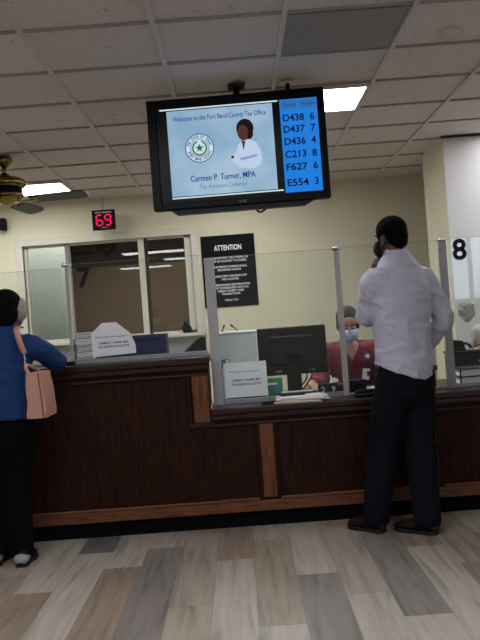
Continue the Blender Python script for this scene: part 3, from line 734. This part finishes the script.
# small brown clip figure near right post
b = MB(); b.box((1.19, 5.28, .749), (1.25, 5.32, .80), M_paper, .003); b.tube([(1.235, 5.25, .749), (1.235, 5.25, .86)], .012, mat('dark bronze', (60, 48, 34), .5), 12); b.box((1.205, 5.235, .86), (1.26, 5.265, .895), b.mats[-1], .006)
o = b.build('desk_clamp', loc=(1.235, 5.25, .749)); tag(o, 'small dark bronze stand on the counter right of the man', 'stand')
# letter tray, printer etc. at the right
t = thing('letter_tray', 'black wire letter tray filled with papers at the right edge', 'tray', (1.56, 5.28, .748))
b = MB()
for z_ in (.004, .055, .105):
    b.box((-.17, -.08, z_), (.22, .16, z_+.006), M_black, .001)
for x in (-.165, .0, .215):
    b.box((x-.004, -.084, 0), (x+.004, -.076, .115), M_black); b.box((x-.004, .15, 0), (x+.004, .158, .115), M_black)
b.build('wire_frame', t)
for z_, h, n in ((.011, .042, 3), (.062, .040, 3)):
    b = MB()
    for k in range(n): b.box((-.158+.003*(k % 2), -.072, z_+k*h/n), (.205, .14, z_+(k+1)*h/n), M_paper)
    b.build('paper_stack', t)
t = thing('desktop_printer', 'black desktop printer behind the letter tray at the right edge', 'printer', (1.62, 5.72, .748))
b = MB(); b.box((-.17, -.1, 0), (.25, .08, .185), M_black, .01); b.box((-.18, -.11, .185), (.25, .08, .20), M_blackm, .004); b.box((.02, -.125, .12), (.25, -.1, .135), M_post, .002); b.build('body', t)
t = thing('desk_telephone', 'black telephone with handset on top of the printer at the right', 'telephone', (1.58, 5.74, .948))
b = MB(); b.prism([(-.10, 0), (-.11, .085), (-.02, .07), (-.0, 0)], -.05, .05, M_black); b.build('body', t)
b = MB(); b.tube([(-.02, -.02, .05), (.02, -.02, .045), (.04, -.02, .02)], [.012, .009, .012], M_black, 10, True, 4); b.build('handset', t)

# chairs of the clerks
def chair(x, y, z, label):
    t = thing('office_chair', label, 'chair', (x, y, 0))
    b = MB(); b.box((-.24, .16, .62), (.24, .22, z), M_blackm, .03); b.build('backrest', t)
    b = MB(); b.box((-.25, -.25, .42), (.25, .2, .50), M_blackm, .03); b.build('seat', t)
    b = MB(); b.tube([(0, 0, .08), (0, 0, .42)], .03, M_black, 12); b.build('column', t)
    b = MB(); b.box((-.03, .15, .46), (.03, .2, .66), M_black, .005); b.build('back_support', t)
    for k in range(5):
        a = k*2*PI/5; b = MB(); b.tube([(0, 0, .08), (.28*math.cos(a), .28*math.sin(a), .055)], [.025, .015], M_black, 8, True); lg = b.build('leg', t)
        b = MB(); c = V((.28*math.cos(a), .28*math.sin(a), .027)); b.tube([c-V((.01, 0, 0)), c+V((.01, 0, 0))], .026, M_black, 14); b.build('caster', lg)
    return t
# ------------------------------------------------------------ people
SK_D = mat('deep brown skin', (84, 52, 40), .5); SK_L = mat('light skin', (206, 150, 132), .5); SK_T = mat('tan skin', (176, 124, 104), .5)
def frame(deg):   # 0 faces +Y, positive turns left
    a = math.radians(deg); return V((-math.sin(a), math.cos(a), 0)), V((math.cos(a), math.sin(a), 0))
def head(b, c, F, R, m, tilt=0., k=1.):
    """c head centre; tilt>0 looks down"""
    F2 = (F*math.cos(tilt)-V((0, 0, 1))*math.sin(tilt)); U = R.cross(F2)
    rot = Matrix((R, F2, U)).transposed()
    P = lambda x, y, z: V(c)+(R*x+F2*y+U*z)*k
    b.ball(P(0, -.012, .032), (.074*k, .092*k, .088*k), m, rot)
    b.ball(P(0, .022, -.045), (.056*k, .066*k, .066*k), m, rot)
    b.ball(P(0, .055, -.088), (.030*k, .026*k, .024*k), m, rot)
    b.tube([P(0, .084, .014), P(0, .102, -.018), P(0, .096, -.028)], [.009*k, .013*k, .014*k], m, 10, True)
    for s in (-1, 1):
        b.ball(P(.075*s, -.005, -.008), (.012*k, .022*k, .033*k), m, rot, 14)
        b.ball(P(.030*s, .062, .028), (.022*k, .016*k, .008*k), m, rot, 12)
        b.ball(P(.036*s, .052, -.025), (.024*k, .026*k, .024*k), m, rot, 12)
    return P, rot
M_eyew = mat('eye white', (225, 222, 215), .2); M_eyed = mat('iris', (38, 24, 18), .15); M_lip = mat('lips', (140, 72, 68), .45)
def face_parts(root, P, rot, org, k=1., brow=M_inkb):
    for s in (-1, 1):
        b = MB(); b.ball(P(.031*s, .068, .010), .0125*k, M_eyew, rot, 12); e = b.build('eye', root, True)
        b = MB(); b.ball(P(.031*s, .0775, .009), .006*k, M_eyed, rot, 10); bmesh.ops.transform(b.bm, matrix=Matrix.Translation(-V(org)), verts=b.bm.verts); b.build('iris', e)
        b = MB(); b.tube([P(.014*s, .079, .032), P(.032*s, .080, .038), P(.05*s, .068, .032)], .0035*k, brow, 8, True, 4); b.build('eyebrow', root, True)
    b = MB(); b.tube([P(-.022, .074, -.060), P(0, .088, -.057), P(.022, .074, -.060)], [.003, .007, .003], M_lip, 8, True, 4); b.build('mouth', root, True)
def mask(root, P, m, strap, k=1.):
    b = MB(); n, mm = 14, 8; g = []
    for i in range(n+1):
        ph = math.radians(-72+144*i/n); row = []
        for j in range(mm+1):
            t_ = -1+2*j/mm; rr = 1-.22*t_*t_
            w = .070-.010*t_*t_ if t_ > 0 else .070-.022*t_*t_
            row.append(b.bm.verts.new(P(w*math.sin(ph)*1.08, .006+.112*math.cos(ph)*rr-.006*(1 if t_ < 0 else 0)*t_*t_, -.048+.052*t_*(.72+.28*math.cos(ph)))))
        g.append(row)
    fs = [b.bm.faces.new((g[i][j], g[i+1][j], g[i+1][j+1], g[i][j+1])) for i in range(n) for j in range(mm)]
    b._fin(fs, m, True); mk = b.build('face_mask', root, True, solid=.004)
    for s in (-1, 1):
        b = MB(); b.tube([P(.07*s, .035, -.02), P(.082*s, .005, .012), P(.084*s, -.022, .022), P(.083*s, -.030, -.005), P(.08*s, -.01, -.04), P(.068*s, .03, -.075)], .0028, strap, 6, sub=5)
        o = b.build('ear_loop', root, True)
    return mk
def hand(b, W, D, N, side, m, curl=.35, k=1.):
    W = V(W); D = V(D).normalized(); N = V(N); N = (N-D*N.dot(D)).normalized(); Tm = D.cross(N)*side
    b.loft([(W-D*.02*k, Tm*.026*k, N*.020*k), (W+D*.02*k, Tm*.032*k, N*.017*k), (W+D*.06*k, Tm*.041*k, N*.014*k), (W+D*.088*k, Tm*.040*k, N*.012*k)], m, 14)
    for i, ln in enumerate((.072, .080, .074, .058)):
        p = W+D*(.080-.004*abs(i-1))*k+Tm*(.031-.0205*i)*k; d = D.copy(); pts = [p]; a = curl*(.5+.12*i)
        for s_ in (.44, .32, .24):
            d = (d*math.cos(a)+N*math.sin(a)).normalized(); nn = (N-d*N.dot(d)).normalized()
            p = p+d*ln*s_*k; pts.append(p.copy()); a = curl
            N2 = nn
            D2 = d; N_ = N2
            d = D2
        b.tube(pts, [.0092*k, .0086*k, .0078*k, .0066*k], m, 10, True, 3)
    p0 = W+D*.012*k+Tm*.022*k
    b.tube([p0, p0+(D*.4+Tm*.5+N*.15)*.05*k, p0+(D*.75+Tm*.5+N*.3)*.075*k, p0+(D*1.0+Tm*.42+N*.4)*.085*k], [.013*k, .011*k, .0095*k, .008*k], m, 10, True, 3)
def torso(b, C, F, R, rows, m, n=28):
    """rows: z, halfwidth, halfdepth, forward, side"""
    b.loft([((V(C)+F*f+R*s)*1+V((0, 0, z)), R*w, F*d) for z, w, d, f, s in rows], m, n)
def shoe(root, heel, toe, m_up, m_sole, k=1., extra=None):
    h = V((heel[0], heel[1], 0)); t_ = V((toe[0], toe[1], 0)); d = (t_-h).normalized(); L_ = (t_-h).length; s = V((d.y, -d.x, 0)); Z = V((0, 0, 1))
    b = MB()
    rows = [(.0, .026, .050), (.10, .036, .088), (.25, .038, .098), (.40, .038, .080), (.58, .046, .062), (.78, .048, .050), (.93, .034, .036), (1.0, .016, .024)]
    b.loft([(h+d*L_*u+Z*(.016+hh_/2), s*w*k, Z*hh_/2) for u, w, hh_ in rows], m_up, 20)
    o = b.build('shoe', root, True, fuse=.005, smooth_it=3)
    b = MB(); pr = [(.0-.01, .024), (.1, .038), (.3, .036), (.45, .036), (.65, .050), (.85, .046), (.97, .028), (1.02, .008)]
    L1 = [h+d*L_*u+s*w*k for u, w in pr]; L2 = [h+d*L_*u-s*w*k for u, w in pr[::-1]]; P_ = L1+L2
    A = [b.bm.verts.new(p+Z*.001) for p in P_]; B = [b.bm.verts.new(p+Z*.022) for p in P_]; n = len(P_)
    fs = [b.bm.faces.new(A), b.bm.faces.new(B[::-1])]+[b.bm.faces.new((A[i], A[(i+1) % n], B[(i+1) % n], B[i])) for i in range(n)]
    b._fin(fs, m_sole)
    bmesh.ops.recalc_face_normals(b.bm, faces=b.bm.faces)
    bmesh.ops.transform(b.bm, matrix=Matrix.Translation(-root.matrix_basis.translation), verts=b.bm.verts)
    so = b.build('sole', o)
    return o, (h, d, s, L_)

# ---- the man in the white shirt
C = V((.935, 4.68, 0)); F, R = frame(33); Z = V((0, 0, 1))
Fh, Rh = frame(42)
hc = V((.908, 4.70, 1.688))
RT = (C.x, C.y, 0)
b = MB(); P, rot = head(b, hc, Fh, Rh, SK_D, .12)
b.tube([hc+V((0, 0, -.05))-Fh*.02, C+F*-.005+Z*1.53, C+Z*1.46], [.054, .056, .07], SK_D, 16, True, 4)
torso(b, C, F, R, [(.86, .13, .09, 0, 0), (1.0, .135, .085, 0, 0), (1.2, .13, .09, 0, 0), (1.36, .155, .095, 0, 0), (1.45, .15, .075, 0, 0)], SK_D)
LS = C-R*.175+Z*1.455; LE = V((.752, 4.74, 1.245)); LW = V((.835, 4.86, 1.47))
RS = C+R*.185+Z*1.455; RE = V((1.20, 4.80, 1.20)); RW = V((1.125, 4.90, 1.045))
b.tube([C-R*.10+Z*1.43, LS, LE, LW], [.06, .045, .038, .026], SK_D, 14, True, 5)
b.tube([C+R*.10+Z*1.43, RS, RE, RW], [.06, .045, .038, .026], SK_D, 14, True, 5)
hand(b, LW, V((.12, -.25, .9)), V((.5, .3, .1)), 1, SK_D, .45)
hand(b, RW, V((-.55, .25, -.75)), V((-.7, -.5, .1)), -1, SK_D, .4)
LH = C-R*.088+Z*.90; RH = C+R*.088+Z*.90
LK = V((.79, 4.72, .50)); RK = V((1.0, 4.71, .49)); LA = V((.703, 4.665, .10)); RA = V((.972, 4.545, .10))
b.tube([LH, LK, LA, V((.66, 4.70, .05))], [.08, .05, .035, .03], SK_D, 14, True, 5)
b.tube([RH, RK, RA, V((.92, 4.58, .05))], [.08, .05, .035, .03], SK_D, 14, True, 5)
man = b.build('person', loc=RT, fuse=.0065, smooth_it=3)
tag(man, 'man in a white shirt and dark trousers standing with his back to us', 'person')
face_parts(man, P, rot, RT)
b = MB()
Mhair = mat('black short hair', (10, 8, 8), .95, spec=.08, bump=.5, bscale=260)
b.ball(P(0, -.020, .045), (.083, .098, .088), Mhair, rot); b.ball(P(0, -.052, .005), (.072, .062, .070), Mhair, rot); b.ball(P(0, -.062, -.03), (.058, .045, .045), Mhair, rot)
for s in (-1, 1): b.ball(P(.068*s, .018, .02), (.010, .02, .035), Mhair, rot)
b.build('hair', man, True, fuse=.006, smooth_it=4)
mask(man, P, M_blackm, M_blackm)
Msh = mat('white cotton shirt', (186, 188, 206), .85, bump=.35, bscale=14)
def wrinkle(o, amp, fr, root, zc=None):
    for v in o.data.vertices:
        p = v.co*1.0; q = V((p.x*fr+p.z*fr*.5, p.y*fr, p.z*fr*1.6))
        n_ = noise.noise(q)+.5*noise.noise(q*2.1)
        r_ = 1-abs(n_)*2
        v.co += v.normal*amp*(r_*r_ if r_ > 0 else 0)
b = MB()
torso(b, C, F, R, [(.90, .182, .135, .0, -.005), (.95, .188, .140, 0, 0), (1.05, .180, .135, 0, 0), (1.18, .183, .136, 0, 0), (1.30, .198, .136, -.005, 0), (1.40, .205, .128, -.01, 0), (1.465, .190, .108, -.01, 0), (1.52, .150, .088, -.008, 0), (1.56, .105, .076, 0, 0), (1.59, .074, .068, .005, 0)], Msh, 32)
b.tube([C-R*.07+Z*1.43, LS+V((-.0, 0, -.012)), LE.lerp(LS, .5)+V((-.01, 0, 0)), LE+V((-.008, 0, -.0)), LW.lerp(LE, .4), LW-V((0, 0, .02))], [.082, .076, .068, .062, .056, .042], Msh, 18, True, 5)
b.tube([C+R*.07+Z*1.43, RS+V((.0, 0, -.012)), RE.lerp(RS, .5)+V((.012, 0, 0)), RE+V((.006, 0, 0)), RW.lerp(RE, .5), RW+(RE-RW)*.1], [.082, .076, .068, .062, .056, .046], Msh, 18, True, 5)
sh = b.build('shirt', man, True, fuse=.009, smooth_it=5)
# curved shirt tail: cut the lower hem along a curve
me = sh.data; bm = bmesh.new(); bm.from_mesh(me)
org = V(RT)
for v in bm.verts:
    w = v.co+org
    lx = (w-C).dot(R); ly = (w-C).dot(F)
    hem = .905-.022*math.sin(lx*9)-.9*max(0, abs(lx)-.10)*-.35*0
    u_ = min(1, max(0, (w.x-.745)/.36)); hem = .978-.115*(u_*(2-u_))**1.2+.02*max(0, u_-.85)/.15*.6
    if w.z < hem: v.co.z = hem + (w.z-hem)*0.0
bm.to_mesh(me); bm.free(); wrinkle(sh, .012, 6.5, man)
b = MB(); b.loft([(C+Z*1.575+F*.004, R*.073, F*.070), (C+Z*1.60+F*.008, R*.069, F*.066), (C+Z*1.618+F*.013, R*.064, F*.062)], Msh, 24, dome=False); b.build('collar', sh) ; c_ = [o for o in COL.objects if o.name.startswith('collar')][-1]; c_.data.transform(Matrix.Translation(-org))
Mtr = mat('dark navy trousers', (15, 17, 26), .95, spec=.15, bump=.2, bscale=18)
b = MB()
torso(b, C, F, R, [(.78, .165, .115, 0, 0), (.88, .17, .12, 0, 0), (.97, .165, .115, 0, 0)], Mtr, 28)
b.tube([LH+Z*-.02, LH.lerp(LK, .5), LK, LK.lerp(LA, .55), LA-Z*.03], [.105, .100, .092, .082, .074], Mtr, 18, True, 5)
b.tube([RH+Z*-.02, RH.lerp(RK, .5), RK, RK.lerp(RA, .55), RA-Z*.03], [.105, .100, .092, .082, .076], Mtr, 18, True, 5)
tr = b.build('trousers', man, True, fuse=.010, smooth_it=4); wrinkle(tr, .006, 8, man)
Msu = mat('dark brown leather', (36, 18, 16), .4, spec=.3); Msl = mat('dark sole', (20, 14, 12), .6)
shoe(man, (.735, 4.62), (.56, 4.80), Msu, Msl, .98); shoe(man, (1.01, 4.50), (.81, 4.675), Msu, Msl, 1.0)

# ---- the woman in blue
C = V((-1.365, 4.58, 0)); F, R = frame(-12); Fh, Rh = frame(-8)
hc = V((-1.318, 4.61, 1.425)); RT = (C.x, C.y, 0); org = V(RT)
b = MB(); P, rot = head(b, hc, Fh, Rh, SK_T, .15, .95)
b.tube([hc-Z*.05-Fh*.015, C+R*.02+Z*1.31, C+Z*1.24], [.046, .048, .06], SK_T, 16, True, 4)
torso(b, C, F, R, [(.72, .13, .09, 0, 0), (.85, .13, .085, 0, 0), (1.0, .11, .08, 0, 0), (1.15, .135, .085, 0, 0), (1.24, .13, .07, 0, 0)], SK_T)
LS = C-R*.16+Z*1.22; LE = C-R*.25+F*.12+Z*1.03; LW = C-R*.18+F*.34+Z*1.105
RS = C+R*.16+Z*1.22; RE = V((-1.10, 4.74, 1.115)); RW = V((-1.12, 4.97, 1.108))
for a_, s_, e_, w_ in ((-1, LS, LE, LW), (1, RS, RE, RW)):
    b.tube([C+R*.09*a_+Z*1.22, s_, e_, w_], [.05, .038, .032, .022], SK_T, 14, True, 5)
hand(b, LW, V((.2, .8, -.1)), V((0, 0, -1)), -1, SK_T, .3, .9); hand(b, RW, V((-.3, .8, -.1)), V((0, 0, -1)), 1, SK_T, .3, .9)
LH = C-R*.08+Z*.78; RH = C+R*.08+Z*.78; LK = V((-1.47, 4.62, .42)); RK = V((-1.335, 4.60, .42)); LA = V((-1.475, 4.60, .09)); RA = V((-1.325, 4.54, .09))
for h_, k_, a_ in ((LH, LK, LA), (RH, RK, RA)): b.tube([h_, k_, a_, a_+V((.0, .04, -.05))], [.08, .048, .032, .028], SK_T, 14, True, 5)
wo = b.build('person', loc=RT, fuse=.0065, smooth_it=3)
tag(wo, 'woman in a blue jacket and black trousers leaning on the tall counter at far left', 'person')
face_parts(wo, P, rot, RT, .95)
b = MB(); Mh2 = mat('dark brown hair', (10, 8, 9), .9, spec=.1, bump=.4, bscale=120)
b.ball(P(-.006, -.022, .040), (.088, .102, .090), Mh2, rot); b.ball(P(0, -.055, -.02), (.078, .060, .085), Mh2, rot)
wh = b.build('hair', wo, True, fuse=.006, smooth_it=4)
b = MB(); Mh3 = mat('silver grey hair', (150, 143, 132), .6, bump=.6, bscale=90, var=.25, vscale=60)
b.ball(P(.078, .012, .012), (.028, .058, .066), Mh3, rot); b.ball(P(.070, .005, -.035), (.020, .035, .03), Mh3, rot)
b.build('grey_hair_lock', wo, True, fuse=.005, smooth_it=3)
mask(wo, P, M_paper, M_paper, .95)
Mbl = mat('royal blue jacket', (26, 54, 100), .85, bump=.25, bscale=16, spec=.2)
b = MB()
torso(b, C, F, R, [(.825, .185, .135, 0, 0), (.92, .182, .135, 0, 0), (1.04, .165, .125, 0, 0), (1.15, .175, .12, 0, 0), (1.23, .165, .10, 0, 0), (1.29, .115, .075, 0, .01), (1.325, .066, .062, 0, .02)], Mbl, 30)
for a_, s_, e_, w_ in ((-1, LS, LE, LW), (1, RS, RE, RW)):
    b.tube([C+R*.10*a_+Z*1.205, s_+R*.005*a_, e_.lerp(s_, .5)+R*.012*a_+Z*.01, e_, w_.lerp(e_, .5), w_+(e_-w_)*.15], [.072, .068, .062, .055, .048, .038], Mbl, 18, True, 5)
jk = b.build('jacket', wo, True, fuse=.009, smooth_it=5)
for v in jk.data.vertices:
    if v.co.z < .82: v.co.z = .82
wrinkle(jk, .006, 8, wo)
Mbt = mat('black trousers', (7, 7, 10), .95, spec=.1, bump=.15, bscale=16)
b = MB(); torso(b, C, F, R, [(.68, .155, .115, 0, 0), (.78, .165, .12, 0, 0), (.86, .15, .11, 0, 0)], Mbt, 28)
for h_, k_, a_ in ((LH, LK, LA), (RH, RK, RA)): b.tube([h_-Z*.02, h_.lerp(k_, .5), k_, k_.lerp(a_, .55), a_-Z*.02], [.095, .09, .080, .074, .072], Mbt, 18, True, 5)
b.build('trousers', wo, True, fuse=.010, smooth_it=4)
Mgs = mat('grey shoe strap', (150, 150, 156), .5)
for hl, to in (((-1.31, 4.46), (-1.305, 4.69)), ((-1.475, 4.50), (-1.475, 4.73))):
    o, (h_, d_, s_, L_) = shoe(wo, hl, to, M_blackm, Msl, .98)
    b = MB(); b.loft([(h_-org+d_*L_*u+Z*.045, s_*(.041+.0*u), Z*.030) for u in (.02, .12, .22)], Mgs, 18, dome=True); b.build('shoe_strap', o)

# handbag on her right shoulder
t = thing('handbag', 'tan pink leather shoulder bag hanging behind the woman in blue', 'bag', (-1.135, 4.47, .82))
Mbg = mat('tan pink leather', (182, 136, 118), .5, bump=.08, bscale=60)
b = MB(); q = [(-.052, -.12, 0), (.052, -.12, 0), (.052, .12, 0), (-.052, .12, 0)]; u_ = [(-.040, -.135, .25), (.032, -.135, .262), (.032, .135, .262), (-.040, .135, .25)]
secs = []
for k in range(9):
    f_ = k/8; z_ = .01+.245*f_; w = .055-.018*f_; d = .125+.010*f_
    ring = []
    for s1, s2 in ((-1, -1), (1, -1), (1, 1), (-1, 1)): ring.append(V((w*s1+.004*math.sin(f_*5), d*s2, z_)))
    secs.append([b.bm.verts.new(p) for p in ring])
fs = []
for a_, c_ in zip(secs, secs[1:]):
    for k in range(4): fs.append(b.bm.faces.new((a_[k], a_[(k+1) % 4], c_[(k+1) % 4], c_[k])))
fs.append(b.bm.faces.new(secs[0][::-1])); fs.append(b.bm.faces.new(secs[-1])); b._fin(fs, Mbg)
es = [e for e in b.bm.edges if (e.verts[0].co.xy-e.verts[1].co.xy).length < .01 and abs(e.verts[0].co.z-e.verts[1].co.z) > .01]
bmesh.ops.bevel(b.bm, geom=es, offset=.012, segments=3, affect='EDGES')
b.build('bag_body', t)
b = MB(); b.tube([(.040, -.128, .01), (.036, -.133, .13), (.028, -.139, .255)], .003, mat('dark seam', (110, 72, 62), .6), 6, sub=4); b.build('seam', t)
b = MB(); b.tube([(-.025, -.12, .255), (-.045, -.10, .285), (-.050, -.08, .30)], [.010, .010, .008], Mbg, 10, True, 4); b.build('handle_tab', t)
b = MB(); b.tube([(-.025, .10, .255), (-.04, .03, .285), (-.050, -.06, .30)], [.010, .010, .008], Mbg, 10, True, 4); b.build('handle_tab', t)
b = MB()
for c0 in (V((-.052, -.075, .312)), V((-.056, -.06, .335)), V((-.060, -.05, .357))):
    n = 12; b.tube([c0+V((.0, .011*math.cos(2*PI*k/n), .013*math.sin(2*PI*k/n))) for k in range(n+1)], .0028, M_chrome, 6)
b.build('ring', t)
b = MB()   # strap over the shoulder: a flat band
pts = [V(p)-V((-1.115, 4.50, .82)) for p in ((-1.176, 4.452, 1.185), (-1.192, 4.437, 1.25), (-1.208, 4.455, 1.315), (-1.208, 4.50, 1.334), (-1.205, 4.535, 1.325))]
P3 = []
for i in range(len(pts)-1):
    p0 = pts[max(i-1, 0)]; p1 = pts[i]; p2 = pts[i+1]; p3 = pts[min(i+2, len(pts)-1)]
    for k in range(5):
        u = k/5; P3.append(.5*((2*p1)+(p2-p0)*u+(2*p0-5*p1+4*p2-p3)*u*u+(3*p1-p0-3*p2+p3)*u**3))
P3.append(pts[-1]); prev = None; fs = []
for p in P3:
    cur = [b.bm.verts.new(p+V((-.016, 0, 0))), b.bm.verts.new(p+V((.016, 0, 0)))]
    if prev: fs.append(b.bm.faces.new((prev[0], prev[1], cur[1], cur[0])))
    prev = cur
b._fin(fs, Mbg, True); b.build('strap', t, solid=.005)

# ---- seated clerks
def clerk(C, hc, tiltdeg, label, shirtm, skinm, hairm, maskm, handL, handR, badge=True, turn=180, zs=1.03, longhair=False):
    F, R = frame(turn); Fh, Rh = frame(turn)
    RT = (C.x, C.y, 0); org = V(RT)
    b = MB(); P, rot = head(b, hc, Fh, Rh, skinm, math.radians(tiltdeg), .98)
    b.tube([P(0, -.02, -.05), C+F*.01+Z*(zs+.03), C+Z*(zs-.05)], [.046, .048, .05], skinm, 16, True, 4)
    torso(b, C, F, R, [(.50, .14, .10, -.02, 0), (.62, .13, .09, -.02, 0), (.80, .13, .09, -.01, 0), (zs-.14, .14, .085, 0, 0), (zs-.08, .12, .06, 0, 0)], skinm)
    for s, w in ((-1, handL), (1, handR)):
        S_ = C+R*.175*s+Z*(zs-.05); E_ = C+R*.25*s+F*.12+Z*(zs-.24)
        b.tube([C+R*.1*s+Z*(zs-.08), S_-Z*.02, E_, w], [.035, .032, .030, .024], skinm, 14, True, 5)
        hand(b, w, (F+R*-.25*s)*1.0-Z*.1, V((0, 0, -1)), -s, skinm, .35, .92)
        H_ = C+R*.09*s+Z*.55; K_ = C+R*.11*s+F*.36+Z*.54; A_ = C+R*.11*s+F*.34+Z*.10
        b.tube([H_, K_, A_, A_+F*.12-Z*.06], [.085, .06, .04, .03], skinm, 14, True, 5)
    p = b.build('person', loc=RT, fuse=.0065, smooth_it=3); tag(p, label, 'person')
    face_parts(p, P, rot, RT, .98)
    b = MB(); b.ball(P(0, -.031, .052), (.083, .096, .083), hairm, rot); b.ball(P(0, -.055, -.0), (.076, .062, .075), hairm, rot)
    for s in (-1, 1): b.ball(P(.066*s, .0, .018), (.020, .045, .060), hairm, rot)
    if longhair: b.ball(P(0, -.115, .0), (.05, .045, .05), hairm, rot)
    b.build('hair', p, True, fuse=.006, smooth_it=4)
    mask(p, P, maskm, M_paper, .98)
    b = MB()
    torso(b, C, F, R, [(.52, .19, .13, -.02, 0), (.62, .185, .125, -.02, 0), (.80, .18, .12, -.01, 0), (zs-.12, .19, .115, 0, 0), (zs-.05, .175, .095, 0, 0), (zs-.0, .12, .08, -.01, 0), (zs+.022, .085, .062, -.02, 0)], shirtm, 30)
    for s, w in ((-1, handL), (1, handR)):
        S_ = C+R*.175*s+Z*(zs-.05); E_ = C+R*.25*s+F*.12+Z*(zs-.24)
        b.tube([C+R*.11*s+Z*(zs-.06), S_, E_, w.lerp(E_, .35)], [.078, .074, .062, .045], shirtm, 18, True, 5)
    sh = b.build('shirt', p, True, fuse=.009, smooth_it=4); wrinkle(sh, .004, 9, p)
    # v neckline patch of skin
    b = MB(); y_ = .112
    o_ = [(-.055, zs-.005), (.055, zs-.005), (.03, zs-.06), (0, zs-.105), (-.03, zs-.06)]
    vs = []
    b.loft([(C+F*(.083-.30*max(0, z_-(zs-.04)))+Z*z_, R*w_, F*.045) for z_, w_ in ((zs-.105, .006), (zs-.06, .030), (zs-.01, .055), (zs+.012, .058))], skinm, 16)
    b.build('neckline', p, True)
    b = MB()
    torso(b, C, F, R, [(.46, .17, .13, 0, 0), (.55, .17, .13, 0, 0)], M_blackm, 24)
    for s in (-1, 1):
        H_ = C+R*.09*s+Z*.55; K_ = C+R*.11*s+F*.36+Z*.54; A_ = C+R*.11*s+F*.34+Z*.10
        b.tube([H_, K_, A_], [.10, .08, .065], M_blackm, 16, True, 5)
    b.build('trousers', p, True, fuse=.01)
    for s in (-1, 1):
        A_ = C+R*.11*s+F*.32; B_ = C+R*.12*s+F*.55
        shoe(p, (A_.x, A_.y), (B_.x, B_.y), M_blackm, Msl, .98)
    if badge:
        b = MB(); q = C+F*.125-R*.105+Z*(zs-.085)
        b.tube([q, q+F*.014], .024, mat('teal badge reel', (60, 130, 130), .4), 20); b.tube([q+F*.014, q+F*.016], .014, M_paper, 16); bd = b.build('badge_reel', p, True)
        b = MB(); b.box((q.x-.004, q.y-.012, q.z-.09), (q.x+.004, q.y-.010, q.z-.02), M_navy); b.build('badge_strap', p, True)
        b = MB(); b.box((q.x-.026, q.y-.016, q.z-.165), (q.x+.026, q.y-.013, q.z-.085), M_paper, 0, T(*q) @ Matrix.Rotation(.15, 4, 'Y') @ T(*(-q))); b.box((q.x-.012, q.y-.018, q.z-.14), (q.x+.012, q.y-.0165, q.z-.105), M_ink); b.build('id_badge', p, True)
    return p
Mmr = mat('maroon scrub top', (112, 34, 50), .8, bump=.2, bscale=18)
Mmk = mat('floral blue mask', (182, 200, 226), .8, var=.35, vscale=70)
clerk(V((.80, 6.0, 0)), V((.772, 5.80, 1.185)), 24, 'seated clerk in a maroon top with badge and blue patterned mask behind the glass', Mmr, SK_L, mat('dark brown tied hair', (34, 23, 21), .6, bump=.5, bscale=90), Mmk,
      V((.965, 5.66, .80)), V((.46, 5.66, .80)), True)
chair(.775, 6.08, 1.055, 'black office chair behind the clerk in maroon')
clerk(V((1.86, 6.30, 0)), V((1.80, 6.05, .975)), 30, 'grey haired seated clerk in white at the right edge behind the printer', mat('white top', (200, 200, 200), .8), SK_L, mat('white grey hair', (176, 172, 158), .7, bump=.5, bscale=90), M_paper,
      V((2.01, 6.0, .76)), V((1.62, 6.0, .76)), False, 180, .84)
chair(1.9, 6.40, .85, 'black office chair behind the grey haired clerk')
# crumpled clear bag behind the right screen
b = MB(); q = V((1.46, 5.185, 1.25))
Mbag = mat('white film', (226, 224, 220), .5, bump=.6, bscale=50)
for s, r_ in ((V((0, 0, 0)), .048), (V((.02, .01, -.03)), .04), (V((-.025, 0, -.02)), .036), (V((0.0, .01, -.06)), .03), (V((.02, 0, .02)), .03)): b.ball(q+s, (r_, .03, r_*.9), Mbag)
o = b.build('plastic_bag', loc=q, fuse=.006, smooth_it=2)
for v in o.data.vertices: v.co += v.normal*.016*noise.noise(v.co*55)
tag(o, 'small crumpled white plastic bag against the glass below the 8', 'plastic bag')
